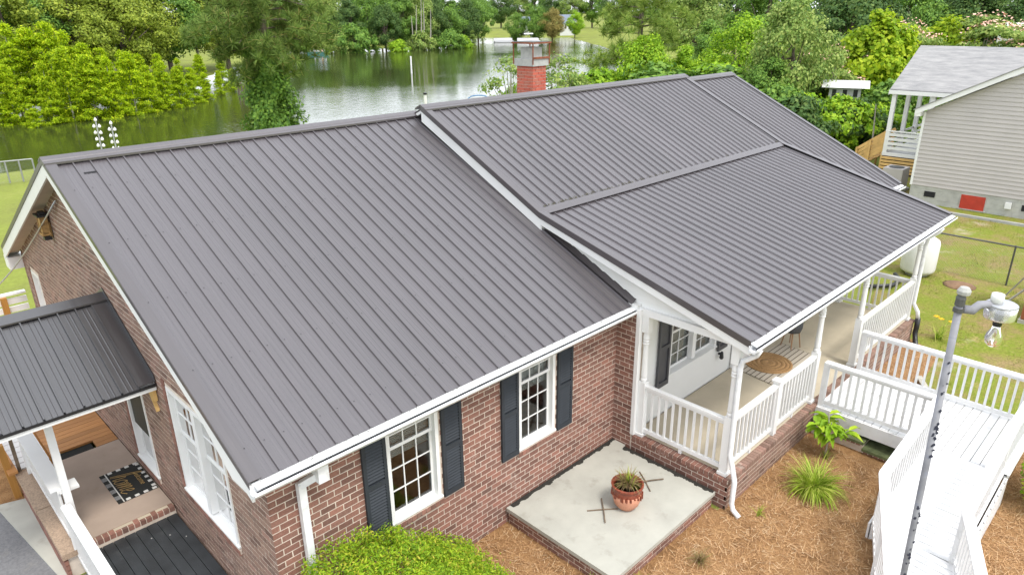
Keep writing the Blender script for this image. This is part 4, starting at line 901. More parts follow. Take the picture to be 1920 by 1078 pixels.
for i in range(13):
    x = 9.4-i*.18; b.box(x-.075, x+.075, -5.35, -5.335, .02, rz(x)-.02)
b.build('skirt_boards', 'ramp_white', rp)
# brick steps left under the landing
st = thing('brick_steps', 'old mossy brick steps half hidden under the white ramp landing', 'steps', (10, -3, 0))
for i, (y0, y1, h) in enumerate(((-2.30, -2.72, .36), (-2.72, -3.22, .24), (-3.22, -3.72, .12))):
    s_ = MB().box(9.42, 11.2, y1, y0, 0, h-.05).build('step', 'mortar', st); MB().box(9.36, 11.2, y1-.02, y0-.004, h-.05, h).build('tread', 'mossy', s_)
    rowlock((9.4, y0-.03, 0), (9.4, y1+.03, 0), (-1, 0, 0), h-.085, s_, name='end_brick', proud=.03, depth=.15)

# ------------------------------------------------------------------ yard light on its pole
lp = thing('yard_light', 'security light with bare bulb on a blotchy white painted pole', 'street lamp', (2.94, -5.42, 0))
T0 = CAM+5*ray(1799, 572); rh = V((RGT.x, RGT.y, 0)).normalized(); fh = V((FWD.x, FWD.y, 0)).normalized(); Zu = V((0, 0, 1)); U_ = 5/FOC
B0_ = V((2.95, -5.47, 3.06)); bot = T0+(B0_-T0)*(T0.z/(T0.z-B0_.z))
b = MB(); b.tube([bot, B0_, T0], [.026, .024, .025], 14); po = b.build('pole', 'pole_paint', lp, smooth=True)
mk = MB(); rr = random.Random(4); axis = (B0_-T0).normalized(); H_ = T0.z-B0_.z
for py_, sp_ in ((665, 8), (682, 6), (702, 5), (716, 7), (750, 8), (772, 9), (781, 12), (790, 13), (799, 10), (812, 9), (822, 7), (831, 9), (932, 9), (944, 8), (951, 10), (962, 7), (976, 5), (1000, 7), (1016, 6), (1026, 10), (1036, 11), (1046, 7), (1070, 8)):
    tq = (py_-572)/(1078-572)*H_; zc = T0+axis*tq; rad_ = .025
    for rep in range(2):
        s_ = sp_*U_*rr.uniform(.3, .55); off = rr.uniform(-.6, .6)*rad_; c = zc-fh*math.sqrt(rad_**2-off**2)+rh*off+Zu*rr.uniform(-.012, .012); n_ = 8
        mk.add([c-fh*.003+rh*(s_*math.cos(k*2*math.pi/n_)*rr.uniform(.3, 1.1))+Zu*(s_*math.sin(k*2*math.pi/n_)*rr.uniform(.4, 1.2)) for k in range(n_)], [tuple(range(n_))])
mk.build('chipped_patches', 'pole_mark', po, kind='stuff')
b = MB(); b.tube([T0+Zu*.0, T0+Zu*.05], [.034, .032], 10); b.tube([T0-Zu*.05, T0-Zu*.02], .036, 10); b.tube([T0+rh*.0-Zu*.035, T0+rh*.09-Zu*.035], .012, 6); b.tube([T0+Zu*.05, T0+Zu*.09], [.035, .02], 8); b.build('pole_clamp', 'fence_dark', lp)
b = MB(); b.lathe([(.02, .07), (.042, .085), (.045, .11), (.03, .135), (.012, .14)], 10, T0+rh*.01); b.build('insulator', 'flue', lp)
hc = T0+rh*(80*U_)+Zu*(-.03)
b = MB(); b.tube([T0+rh*.03-Zu*.03, T0+rh*.1-Zu*.04, T0+rh*.14-Zu*.0, T0+rh*.2+Zu*.005, T0+rh*.24-Zu*.02], [.03, .034, .03, .028, .035], 10); b.build('arm', 'pole_paint', lp, smooth=True)
b = MB(); b.lathe([(.034, .05), (.085, .045), (.1, .036), (.102, .028), (.098, .023)], 20, hc); b.build('housing', 'steel', lp, smooth=True)
b = MB(); b.lathe([(.1, .026), (.101, -.03), (.097, -.07), (.094, -.075), (.092, -.065), (.095, -.03), (.094, .018)], 20, hc); b.build('refractor', 'lamp_lens', lp, smooth=True)
b = MB(); b.lathe([(.04, .05), (.042, .09), (.04, .112), (.016, .117)], 16, hc+rh*(-.045)); b.build('photocell', 'tank_white', lp, smooth=True)
b = MB(); b.lathe([(.028, -.03), (.03, -.12), (.026, -.135)], 12, hc); b.build('socket', 'black_metal', lp)
b = MB(); b.lathe([(.022, -.135), (.03, -.16), (.05, -.2), (.055, -.235), (.047, -.27), (.025, -.292), (.003, -.297)], 18, hc); b.build('bulb', 'lamp_glass', lp, smooth=True)

# ------------------------------------------------------------------ planting in the front bed
def leaf_cloud(name, mat, pts, nrm, L, Wd, seed, parent=None, org=(0, 0, 0)):
    r = np.random.default_rng(seed); n = len(pts)
    nn = nrm+r.normal(0, .55, (n, 3)); nn /= np.linalg.norm(nn, axis=1)[:, None]+1e-9
    t_ = np.cross(nn, r.normal(0, 1, (n, 3))); t_ /= np.linalg.norm(t_, axis=1)[:, None]+1e-9; b_ = np.cross(nn, t_)
    s_ = r.uniform(.65, 1.3, n)[:, None]
    vv = np.stack([pts-t_*L/2*s_, pts+b_*Wd/2*s_, pts+t_*L/2*s_, pts-b_*Wd/2*s_], 1).reshape(-1, 3)
    return npmesh(name, vv, np.arange(n*4).reshape(-1, 4))
sh = thing('green_shrub', 'bushy bright green shrub below the left front window', 'shrub', (1.4, -.8, 0))
r = np.random.default_rng(11); cl = []
for i in range(330):
    x, y = r.uniform(-.02, 2.6), r.uniform(-1.75, -.12)
    top = 1.8 if x < 1.1 else 1.8-(x-1.1)*.86
    e = 1-((y+.7)/1.2)**2*.75-max(0, (.35-x)/.4)**2*.6
    if e < .1: continue
    cl.append((x, y, max(.2, top*math.sqrt(e)*r.uniform(.84, 1.02)-.12)))
cl = np.array(cl); nL = 30000; idx = r.integers(0, len(cl), nL); off = r.normal(0, 1, (nL, 3)); off /= np.linalg.norm(off, axis=1)[:, None]; off *= (r.random(nL)**.4*.15)[:, None]
pts = cl[idx]+off*np.array([1, 1, .9]); 
k2 = 12000; lo = cl[r.integers(0, len(cl), k2)]*np.array([1, 1, 1]); lo[:, 2] *= r.random(k2)**.6; lo[:, :2] += r.normal(0, .1, (k2, 2)); pts = np.concatenate([pts, lo]); pts[:, 1] = np.minimum(pts[:, 1], -.03)
nr = np.concatenate([off*5, r.normal(0, 1, (k2, 3))])*.8+np.array([0, 0, .8])
pts -= np.array([1.4, -.8, 0]); me = leaf_cloud('foliage', 'leaf_shrub', pts, nr, .05, .018, 3); place('foliage', me, 'leaf_shrub', sh, (1.4, -.8, 0))
b = MB()
for i in range(26):
    q = cl[rnd.randrange(len(cl))]; b.tube([(1.4+rnd.uniform(-.3, .3), -.8+rnd.uniform(-.2, .2), 0), ((q[0]+1.4)/2, (q[1]-.8)/2, q[2]*.5), tuple(q)], [.015, .01, .004], 5)
b.build('stems', 'bark', sh)
gc = thing('grass_clump', 'arching yellow-green grass clump in the pine straw bed', 'ornamental grass', (7.72, -3.08, 0))
tuft('blades', gc, V((7.72, -3.08, .01)), 520, .66, 1.45, 'blade', .02, .75, 8)
bp = thing('broadleaf_plant', 'young plant with big lime leaves by the porch base', 'plant', (8.85, -2.8, 0))
stems = [(V((8.85, -2.8, .0)), V((8.83, -2.82, .72))), (V((8.85, -2.8, .3)), V((9.0, -2.7, .78))), (V((8.85, -2.8, .3)), V((8.72, -2.62, .66))), (V((8.87, -2.82, .3)), V((8.95, -3.08, .62)))]
b = MB()
for p, q in stems: b.tube([p, q], [.018, .009], 6)
b.build('stem', 'bark_pale', bp); leafy('leaves', bp, stems, 'broad_leaf', .34, .15, 6, nper=15)
tuft('undergrowth', bp, V((8.8, -2.85, .0)), 60, .25, 1.3, 'grass_blade', .01, .6, 2)
for nm, lab, c, n_, ln, mt in (('grass_tuft', 'small green grass tuft beside the porch corner downspout', (6.53, -2.72, .0), 26, .26, 'blade'), ('dead_grass_tuft', 'pale dead grass tuft right of the patio', (5.0, -2.62, 0), 120, .3, 'dry_blade'), ('weed_tuft', 'small weed at the front corner of the patio', (4.05, -2.22, 0), 30, .22, 'blade'), ('weed_tuft', 'small weed at the left front edge of the patio', (3.55, -1.75, 0), 30, .2, 'blade')):
    t_ = thing(nm, lab, 'grass', c); tuft('blades', t_, V(c), n_, ln, 1.2, mt, .009, .6, len(lab))
rs = thing('leafy_bush', 'small bright green bush outside the ramp at right edge', 'shrub', (10.0, -5.75, 0)); r = np.random.default_rng(3)
o_ = r.normal(0, 1, (1500, 3)); o_ /= np.linalg.norm(o_, axis=1)[:, None]; pp = o_*(r.random(1500)**.4)[:, None]*np.array([.75, .42, .55])+np.array([0, -.1, .55])
place('foliage', leaf_cloud('foliage', '', pp, o_+np.array([0, 0, .6]), .09, .05, 5), 'leaf_shrub', rs, (10., -5.75, 0)); MB().tube([(10, -5.75, 0), (10.02, -5.8, .7)], [.02, .01], 6).build('stem', 'bark', rs)
fl = thing('yellow_flower', 'yellow daylily in bloom at the lawn edge', 'flower', (15.5, -2.75, 0)); tuft('leaves', fl, V((15.5, -2.75, 0)), 50, .45, 1., 'blade', .02, .6, 5)
b = MB()
for x, y, z in ((15.52, -2.7, .5), (15.4, -2.62, .58), (15.6, -2.9, .46)):
    for i in range(6): a = i*math.pi/3; d = V((math.cos(a), math.sin(a), 0)); s_ = V((-math.sin(a), math.cos(a), 0)); c = V((x, y, z)); b.add([c, c+d*.04+s_*.02+Zu*.03, c+d*.08+Zu*.025, c+d*.04-s_*.02+Zu*.03], [(0, 1, 2, 3)])
b.build('petals', 'petal_yellow', fl)
mound = MB(); mound.lathe([(.45, 0.0), (.34, .03), (.2, .05), (.05, .06)], 11, (19.8, -2.05, 0)); mound.build('dirt_mound', 'dirt_red', label='low mound of reddish dirt on the lawn near the wire fence', category='dirt mound', smooth=True)

# ------------------------------------------------------------------ side yard: tank, fence, shed, boards
tk = thing('propane_tank', 'white upright propane tank beside the far porch post', 'tank', (20.0, -.85, 0))
b = MB(); b.lathe([(.36, .08), (.45, .14), (.47, .22), (.47, .98), (.44, 1.08), (.33, 1.15), (.12, 1.18)], 24, (20, -.85, 0)); b.build('shell', 'tank_white', tk, smooth=True)
b = MB(); b.lathe([(.3, 0), (.3, .1)], 18, (20, -.85, 0)); b.build('foot_ring', 'steel', tk); b = MB(); b.lathe([(.12, 1.17), (.13, 1.26), (.1, 1.3)], 14, (20, -.85, 0)); b.build('valve_dome', 'tank_white', tk)
cf = thing('wire_fence', 'dark chain-link fence across the side yard by the tank', 'fence', (20.7, -3, 0))
for y in (.6, -.3, -3.0, -5.4): MB().tube([(20.7, y, 0), (20.7, y, 1.2)], .025, 7).build('post', 'fence_dark', cf)
MB().tube([(20.7, .7, 1.17), (20.7, -7.5, 1.17)], .024, 7).build('top_rail', 'fence_dark', cf)
b = MB(); s_ = .075
for i in range(-16, 112):
    y0 = .7-i*s_
    for sg in (1, -1):
        pts = [(y, z) for y, z in ((y0, 0.02), (y0+sg*1.14, 1.16))]
        b.beam((20.7+.003*sg, pts[0][0], pts[0][1]), (20.7+.003*sg, pts[1][0], pts[1][1]), .0028, .0028)
b.build('wire_mesh', 'fence_wire', cf, kind='stuff')
sd_ = thing('wooden_shed', 'reddish brown wooden shed corner at the right edge', 'shed', (18.3, -4.4, 0))
for i in range(7): MB().box(17.95, 18.0, -3.88-i*.15-.145, -3.88-i*.15, .12, 2.2).build('plank', 'shed_wood', sd_)
b = MB(); b.box(18.001, 19.2, -4.94, -3.89, .1, 2.2); b.build('body', 'shed_wood', sd_); b = MB(); b.box(17.92, 19.2, -4.95, -3.84, 0, .1); b.build('skid', 'old_lumber', sd_); b = MB(); b.prism([(17.8, -5.05, 2.2), (19.3, -5.05, 2.2), (19.3, -3.8, 2.2), (17.8, -3.8, 2.2)], (0, 0, .06)); b.build('roof', 'shed_wood', sd_)
b = MB(); b.beam((19.6, -3.2, .05), (19.5, -4.0, 1.6), .14, .03); b.build('leaning_board', 'old_lumber', label='weathered grey board leaning against the brown shed', category='board')
b = MB(); b.beam((19.35, -3.35, .04), (19.5, -4.0, .95), .1, .03); b.build('leaning_board', 'old_lumber', label='shorter grey board leaning behind the security light', category='board')
b = MB(); b.tube([(17.6, -.3, .12), (18.2, -.75, .1), (18.8, -.8, .1), (19.2, -.5, .12)], .06, 8); b.build('drain_pipe', 'black_metal', label='black corrugated drain pipe lying by the propane tank', category='pipe', smooth=True)
b = MB(); b.beam((12.6, -3.35, .03), (13.0, -3.05, .1), .12, .03); b.build('scrap_board', 'old_lumber', label='short weathered board on the pine straw behind the ramp railing', category='board')

# ------------------------------------------------------------------ the neighbour's house
nh = thing('beige_house', 'beige lap-sided neighbour house with grey shingle roof and block foundation', 'house', (29, 0, 0))
NX, NY0, NY1 = 29.0, 2.3, -8.2; NR_Y = (NY0+NY1)/2; NS = .536
TN = wallT((NX, 0, 0), (0, -1, 0), (-1, 0, 0))
b = MB(TN); b.box(-NY0+.03, -NY1-.03, -5, -.03, 0, .7); nf = b.build('foundation', 'block', nh)
bk = [q for q in courses(-NY1+NY0-.06, .7, [(1.9, 2.73, .06, .6), (.58, .98, .3, .52), (3.9, 4.35, .3, .52)], bu=.405, bv=.2, gap=.008)]
lay(bk, (NX+.03, NY0-.03, 0), (0, -1, 0), (-1, 0, 0), 'block', nf, pick=lambda q: True, proud=.006, indiv=120)
b = MB(TN); b.box(-NY0+.02, -NY1-.02, -5, -.03, .7, 3.62); b.prism([(-NY0+.02, -.03, 3.62), (-NY1-.02, -.03, 3.62), (-NR_Y, -.03, 3.62+(NY0-NR_Y)*NS)], (0, -4.9, 0)); nw = b.build('wall', 'siding_beige', nh)
def span_n(z, z1):
    f = lambda zz: max(0, (zz-3.62)/NS); return [((-NY0+.06+f(z), -NY0+.06+f(z1)), (-NY1-.06-f(z), -NY1-.06-f(z1)))]
TN2 = wallT((NX+.03, 0, 0), (0, -1, 0), (-1, 0, 0)); siding(nw, TN2, .72, 6.3, .158, span_n, 'siding_beige', lap=.032)
b = MB(TN); b.box(-NY0-.01, -NY0+.08, -.1, .0, .7, 3.6); b.box(-NY0-.01, -NY0+.1, -.3, -.1, .7, 3.6); b.build('corner_board', 'white_paint', nh)
rk = lambda y: 3.7+(NY0+.25-y)*NS
for z0 in ((NY0+.25, 1),): pass
b = MB(); b.prism([(NX-.3, NY0+.25, rk(NY0+.25)), (NX-.3, NR_Y, rk(NR_Y)), (NX-.3, NR_Y, rk(NR_Y)-.2), (NX-.3, NY0+.25, rk(NY0+.25)-.2)], (.03, 0, 0)); b.prism([(NX-.27, NY0+.25, rk(NY0+.25)-.19), (NX-.27, NR_Y, rk(NR_Y)-.19), (NX-.02, NR_Y, rk(NR_Y)-.19), (NX-.02, NY0+.25, rk(NY0+.25)-.19)], (0, 0, .02)); b.box(NX-.28, NX+.1, NY0+.03, NY0+.25, 3.45, 3.69); b.build('rake_board', 'white_paint', nh)
b = MB()
for sg in (1, -1): b.prism([(NX-.33, NR_Y+sg*(NY0+.3-NR_Y), rk(NY0+.3)), (NX+6, NR_Y+sg*(NY0+.3-NR_Y), rk(NY0+.3)), (NX+6, NR_Y, rk(NR_Y)), (NX-.33, NR_Y, rk(NR_Y))], (0, 0, .04))
b.build('roof', 'shingle', nh)
E1 = V((33.86, 5.2, 3.9)); b = MB(); b.prism([(33.8, 5.25, 3.86), (33.8, -7, 3.86), (37.0, -7, 5.66), (37.0, 5.25, 5.66)], (0, 0, .06)); b.prism([(40.2, 5.25, 3.86), (40.2, -7, 3.86), (37.0, -7, 5.66), (37.0, 5.25, 5.66)], (0, 0, .06)); nr2 = b.build('cross_roof', 'shingle', nh)
b = MB(); b.box(33.78, 33.83, -7, 5.26, 3.7, 3.87); b.prism([(33.8, 5.26, 3.66), (37, 5.26, 5.46), (37, 5.26, 5.64), (33.8, 5.26, 3.84)], (0, .03, 0)); b.prism([(40.2, 5.26, 3.66), (37, 5.26, 5.46), (37, 5.26, 5.64), (40.2, 5.26, 3.84)], (0, .03, 0)); b.build('eave_board', 'white_paint', nr2)
b = MB(); b.box(34.6, 40, -7, 2.4, .3, 3.75); b.build('rear_wall', 'siding_beige', nh)
b = MB(); b.box(33.9, 40, 2.4, 5.15, .85, 1.0); nd = b.build('porch_deck', 'ramp_white', nh)
for x, y in ((34.0, 5.05), (36.0, 5.05), (37.8, 5.05), (39.8, 5.05), (34.0, 3.4), (39.8, 2.6)): MB().box(x-.09, x+.09, y-.09, y+.09, 1.0, 3.8).build('porch_column', 'white_paint', nh)
for i in range(4): MB().box(33.92, 33.96, 2.45, 5.1, 1.15+i*.21, 1.28+i*.21).build('rail_slat', 'white_paint', nh)
for i in range(3): MB().box(34, 39.8, 5.06, 5.1, 1.15+i*.27, 1.25+i*.27).build('rail_slat', 'white_paint', nh)
MB().box(33.9, 33.98, 2.4, 5.15, 1.98, 2.03).build('rail_cap', 'white_paint', nh)
for i in range(5): MB().box(33.85, 33.89, 2.4, 5.15, .08+i*.155, .19+i*.155).build('skirt_slat', 'pine_lumber', nh)
b = MB(); b.box(33.9, 33.96, 2.4, 5.12, 0, .84); b.build('skirt_void', 'dark_gap', nh)
MB(TN).box(-.4, .43, -.05, .0, .06, .6).build('crawlspace_door', 'red_door', nh); MB(TN).box(-.45, .5, -.04, .03, .02, .06).build('door_sill', 'concrete', nh)
for u in (-1.72, 1.62): MB(TN).box(u, u+.4, -.05, -.012, .3, .52).build('foundation_vent', 'dark_gap', nh)
MB(TN).box(1.1, 1.3, 0, .1, .32, .55).build('dryer_vent', 'white_paint', nh)
b = MB(); b.box(27.85, 27.97, -8, 3, -.02, .1); b.build('bed_edging', 'grey_concrete', label='low concrete edging along the beige house', category='edging')
fc = thing('timber_stair', 'yellow pine stair ramp with board sides descending from the neighbour porch', 'stairs', (34.4, 6.6, 0))
for k, xx in enumerate((34.4, 35.5)):
    for i in range(5): MB().beam(V((xx, 5.22, 1.9-i*.2)), V((xx, 6.5, .92-i*.2)), .03, .14).build('side_board', 'pine_lumber', fc)
    for y_ in (5.28, 5.9, 6.48): z_ = 1.98-(y_-5.2)*.76; MB().box(xx-.09 if k == 0 else xx+.02, xx-.02 if k == 0 else xx+.09, y_-.045, y_+.045, 0, z_).build('post', 'pine_lumber', fc)
for i in range(5): MB().box(34.42, 35.48, 5.2+i*.26, 5.46+i*.26, .8-i*.17, .84-i*.17).build('tread', 'pine_lumber', fc)
ac = thing('heat_pump', 'grey outdoor heat pump beside the beige house', 'air conditioner', (30.6, 3.4, 0))
b = MB(); b.box(30.2, 31.1, 3.0, 3.8, .1, 1.0); b.build('cabinet', 'siding_beige', ac); b = MB(); b.box(30.1, 31.2, 2.9, 3.9, 0, .1); b.build('pad', 'grey_concrete', ac); b = MB(); b.lathe([(.3, 1.0), (.3, 1.02), (.02, 1.03)], 18, (30.65, 3.4, 0)); b.build('fan_grille', 'black_metal', ac)

# ------------------------------------------------------------------ trees
#TREES#
def unit(a): return a/(np.linalg.norm(a, axis=1)[:, None]+1e-9)
def crown_broad(seed, H, R, z0, n=9000, leaf=.26, K=70, flat=1., clump=.3, droop=0.):
    r = np.random.default_rng(seed); c = []
    while len(c) < K:
        q = r.uniform(-1, 1, 3); d = np.linalg.norm(q)
        if d > 1 or d < .45: continue
        t = (q[2]+1)/2; wv = (math.sin(math.pi*min(1, t*.86+.13)))**.7
        c.append((q[0]*R*wv*r.uniform(.8, 1.15), q[1]*R*wv*r.uniform(.8, 1.15), z0+(H-z0)*t))
    c = np.array(c); i = r.integers(0, K, n); o = unit(r.normal(0, 1, (n, 3))); rad = clump*R*r.uniform(.6, 1.35, K)[i]*(r.random(n)**.35)
    p = c[i]+o*rad[:, None]*np.array([1, 1, .62*flat]); p[:, 2] -= droop*r.random(n)**2
    cen = np.array([0, 0, (z0+H)/2]); nr = unit(p-cen)*.6+o*.7+np.array([0, 0, .5])
    return leaf_cloud('crown', '', p, nr, leaf, leaf*.62, seed+1), c
def crown_cypress(seed, H, R, z0, n=9000, leaf=.24):
    r = np.random.default_rng(seed); nb = 95; bz = z0+(H-z0)*r.random(nb)**1.1; ba = r.uniform(0, 2*np.pi, nb); bl = R*(np.clip(1-(bz-z0)/(H-z0), 0, 1)**.75*.95+.06)*r.uniform(.65, 1.2, nb)
    i = r.integers(0, nb, n); t = r.random(n)**.55; up = .22
    x = np.stack([np.cos(ba[i])*bl[i]*t, np.sin(ba[i])*bl[i]*t, bz[i]+bl[i]*t*up-.12*bl[i]*t*t], 1)
    s = (.10+.16*(1-t))[:, None]*R*.55; p = x+r.normal(0, 1, (n, 3))*s*np.array([1, 1, .55])
    nr = r.normal(0, .5, (n, 3))+np.array([0, 0, .9])+np.stack([np.cos(ba[i]), np.sin(ba[i]), np.zeros(n)], 1)*.5
    tips = np.stack([np.cos(ba)*bl*.8, np.sin(ba)*bl*.8, bz], 1)
    return leaf_cloud('crown', '', p, nr, leaf, leaf*.42, seed+1), tips
def crown_pine(seed, H, R, z0, nb=34, tufts=420, per=26, L=.34, wd=.03, droop=.18, low=(1, 1, 1)):
    r = np.random.default_rng(seed); bz = z0+(H-z0)*np.linspace(0, 1, nb)+r.normal(0, .25, nb); ba = np.arange(nb)*2.4+r.normal(0, .3, nb)
    bl = R*(np.clip(1.05-np.clip((bz-z0)/(H-z0), 0, 1.2)**1.6, .12, 1))*r.uniform(.6, 1.1, nb)*np.interp((bz-z0)/(H-z0), [0, .3, 1], low); br = []; tc = []
    for k in range(nb):
        d = np.array([math.cos(ba[k]), math.sin(ba[k]), 0]); pts = [np.array([0, 0, bz[k]])+d*bl[k]*s+np.array([0, 0, .22*bl[k]*s-droop*bl[k]*2.2*s*s]) for s in (0, .35, .7, 1.)]; br.append(pts)
        for q in range(max(4, int(tufts*bl[k]/bl.sum()))):
            s = r.uniform(.3, 1.05)**.8; b = pts[0]+d*bl[k]*s+np.array([0, 0, .22*bl[k]*s-droop*bl[k]*2.2*s*s]); sd = np.array([-d[1], d[0], 0]); tc.append(b+sd*r.normal(0, .19*bl[k]*(.35+s*.5))+np.array([0, 0, r.normal(.12, .28)])+d*r.normal(0, .15))
    tc = np.array(tc); n = len(tc)*per; i = np.repeat(np.arange(len(tc)), per); d = unit(r.normal(0, 1, (n, 3))+np.array([0, 0, .45])); l = L*r.uniform(.6, 1.2, (n, 1)); s = unit(np.cross(d, r.normal(0, 1, (n, 3))))*wd/2
    p = tc[i]; vv = np.stack([p-s, p+s, p+d*l+s*.4, p+d*l-s*.4], 1).reshape(-1, 3)
    return npmesh('crown', vv, np.arange(n*4).reshape(-1, 4)), br
def wood(trunk, limbs, name='trunk', n=7):
    b = MB(); b.tube(trunk[0], trunk[1], n)
    for pts, r in limbs: b.tube([V(p) for p in pts], r, 5)
    me = bpy.data.meshes.new(name); me.from_pydata([tuple(p) for p in b.v], [], b.f); return me
SPEC = {}
def spec(key, crown, trunk, cm, tm='bark', extra=None): SPEC[key] = (crown, trunk, cm, tm, extra)
for s in range(3):                       # broadleaf, 8 m reference
    me, c = crown_broad(20+s, 8, 3.0+.3*s, 1.2, 16000, .22, 80+12*s, clump=.27)
    spec('broad%d' % s, me, wood(([(0, 0, -.3), (.08, .05, 2), (.15, -.05, 4.5), (.1, 0, 6.8)], [.22, .17, .11, .03]), [([(.1, 0, 2+.25*k), tuple((c[k*3]*.5+np.array([0, 0, 1.2])).tolist()), tuple(c[k*3].tolist())], [.08, .05, .02]) for k in range(14)]), 'leaf_mid')
for s in range(3):                       # young cypress, 7 m
    me, c = crown_cypress(40+s, 7, 1.75+.2*s, 1.5, 14000, .2)
    spec('cypress%d' % s, me, wood(([(0, 0, -.8), (.02, .02, .6), (.05, 0, 3), (.02, .05, 6.7)], [.17, .1, .07, .015]), [([(0.03, 0, float(c[k][2])-.1), tuple(c[k].tolist())], [.025, .008]) for k in range(0, 60, 3)]), 'leaf_cypress', 'bark_pale')
me, br = crown_pine(60, 15, 6.6, 5.6, 46, 950, 56, .55, .036, .2, (.38, .8, 1.))
spec('pine_big', me, wood(([(0, 0, -.5), (.15, .1, 4), (.05, -.1, 9), (.1, 0, 14.5)], [.34, .3, .2, .05]), [([tuple(p.tolist()) for p in q], [.09, .06, .035, .012]) for q in br], n=10), 'needle')
me, br = crown_pine(61, 12, 4.6, 2.6, 36, 620, 50, .46, .034, .12)
spec('pine_light', me, wood(([(0, 0, -.5), (.1, .1, 4), (.05, -.1, 8), (.1, 0, 11.6)], [.24, .2, .14, .04]), [([tuple(p.tolist()) for p in q], [.07, .05, .03, .01]) for q in br], n=9), 'needle_light')
me, c = crown_broad(70, 6, 3.0, 2.2, 7500, .2, 46, flat=.6, clump=.24)
r = np.random.default_rng(5); cc = c[c[:, 2] > 2.4]; k = 620; ci = r.integers(0, len(cc), k); o = unit(r.normal(0, 1, (k, 3))); o[:, 2] = np.abs(o[:, 2])*.5
spec('mimosa', me, wood(([(0, 0, -.2), (.1, .05, 1.2), (.2, .1, 2.4)], [.14, .12, .08]), [([(.15, .05, 1.3), tuple((c[q]*.55+np.array([0, 0, .9])).tolist()), tuple(c[q].tolist())], [.06, .04, .012]) for q in range(0, 46, 3)]), 'leaf_soft', 'bark_pale', ('blossoms', leaf_cloud('blossoms', '', cc[ci]+o*.62+np.array([0, 0, .18]), np.tile([0, 0, 1.], (k, 1)), .17, .13, 9), 'petal_pink'))
me, c = crown_broad(80, 7, 2.5, .8, 12000, .3, 90, clump=.26, droop=.9)
spec('willowy', me, wood(([(0, 0, -.2), (.05, 0, 2), (.1, .1, 6)], [.14, .1, .03]), [([(.05, 0, 1.5), tuple((c[q]*.6).tolist()), tuple(c[q].tolist())], [.05, .03, .01]) for q in range(0, 90, 6)]), 'leaf_lime')
me, c = crown_broad(90, 3.6, 1.5, 1.5, 1500, .13, 22, clump=.34)
spec('sapling', me, wood(([(0, 0, -.2), (.05, 0, .9), (-.1, .05, 1.7)], [.06, .05, .035]), [([(-.02, .02, .9+.04*q), tuple((c[q]*.6+np.array([0, 0, .5])).tolist()), tuple(c[q].tolist())], [.03, .02, .007]) for q in range(22)]), 'leaf_soft', 'bark_pale')
me, c = crown_broad(95, 2.4, 1.6, .1, 5200, .19, 50, clump=.3)
spec('bush', me, wood(([(0, 0, -.2), (.05, 0, 1.4)], [.05, .02]), [([(0, 0, .2), tuple(c[q].tolist())], [.025, .008]) for q in range(0, 50, 4)]), 'leaf_mid')
REFH = dict(broad0=8, broad1=8, broad2=8, cypress0=7, cypress1=7, cypress2=7, pine_big=15, pine_light=12, mimosa=6, willowy=7, sapling=3.6, bush=2.4)
_var = {}
def tree(key, name, label, cat, base, H, wide=1., mat=None, group=None, rot=None):
    cr, tk_, cm, tm, ex = SPEC[key]; s = H/REFH[key]
    o = thing(name, label, cat, base, group); o.scale = (s*wide, s*wide, s); o.rotation_euler.z = rnd.uniform(0, 6.28) if rot is None else rot
    def part(nm, me, m_):
        k = (me.name, m_)
        if k not in _var:
            mm = me if not me.materials else me.copy()
            if mm.materials: mm.materials.clear()
            mm.materials.append(MATS[m_]); _var[k] = mm
        q = bpy.data.objects.new(nm, _var[k]); COL.objects.link(q); q.parent = o; return q
    part('trunk', tk_, tm); part('crown', cr, mat or cm)
    if ex: part(ex[0], ex[1], ex[2])
    return o
ORD = ['first', 'second', 'third', 'fourth', 'fifth', 'sixth', 'seventh', 'eighth', 'ninth', 'tenth', 'eleventh', 'twelfth', 'thirteenth', 'fourteenth', 'fifteenth', 'sixteenth', 'seventeenth', 'eighteenth', 'nineteenth', 'twentieth']+['%d%s' % (i, {1: 'st', 2: 'nd', 3: 'rd'}.get(i % 10, 'th')) for i in range(21, 60)]
def htop(px, ytop, base): # height so that the top lands on that row
    D = math.hypot(base.x-CAM.x, base.y-CAM.y); return far(px, ytop, D).z-base.z
def row(key, name, fmt, cat, items, group, mat=None, wide=1., zoff=0.):
    for i, it in enumerate(items):
        px, D, yt = it[:3]; b_ = far(px, 60, D); b_.z = ground_z(b_.x, b_.y)+zoff if it[3:] != (0,) else 0
        k = key if isinstance(key, str) else key[i % len(key)]; mt = mat if (mat is None or isinstance(mat, str)) else mat[i % len(mat)]
        tree(k, name, fmt % ORD[i], cat, b_, max(1., htop(px, yt, b_)), wide if not isinstance(wide, (list, tuple)) else wide[i % len(wide)], mt, group)
CY = ('cypress0', 'cypress1', 'cypress2')
# the cypress grove standing in the water at left
fr = []
for px, py, yt in ((-45, 240, 110), (-12, 238, 125), (22, 243, 198), (62, 236, 120), (102, 231, 95), (146, 226, 105), (186, 222, 110), (226, 217, 100), (258, 212, 125), (288, 207, 118), (316, 201, 130), (342, 195, 128), (368, 188, 140), (396, 180, 135), (424, 173, 130), (450, 167, 128)):
    q = onZ(px, py, -.85); fr.append((px, math.hypot(q.x-CAM.x, q.y-CAM.y), yt))
row(CY, 'cypress_tree', 'bright yellow-green cypress at the water edge, %s from left in front row', 'cypress', fr, 'front row of cypresses in the water', wide=(1., .82, .95, .78, .9))
row(CY, 'cypress_tree', 'tall yellow-green cypress behind the front row, %s from the left', 'cypress', [(8, 77, 48), (45, 78, 56), (82, 77, 44), (112, 79, 62), (146, 80, 84), (178, 80, 92), (214, 83, 98), (248, 85, 104), (284, 87, 102), (322, 90, 112), (362, 94, 104), (404, 98, 108)], 'second row of cypresses', wide=(.9, 1., .85))
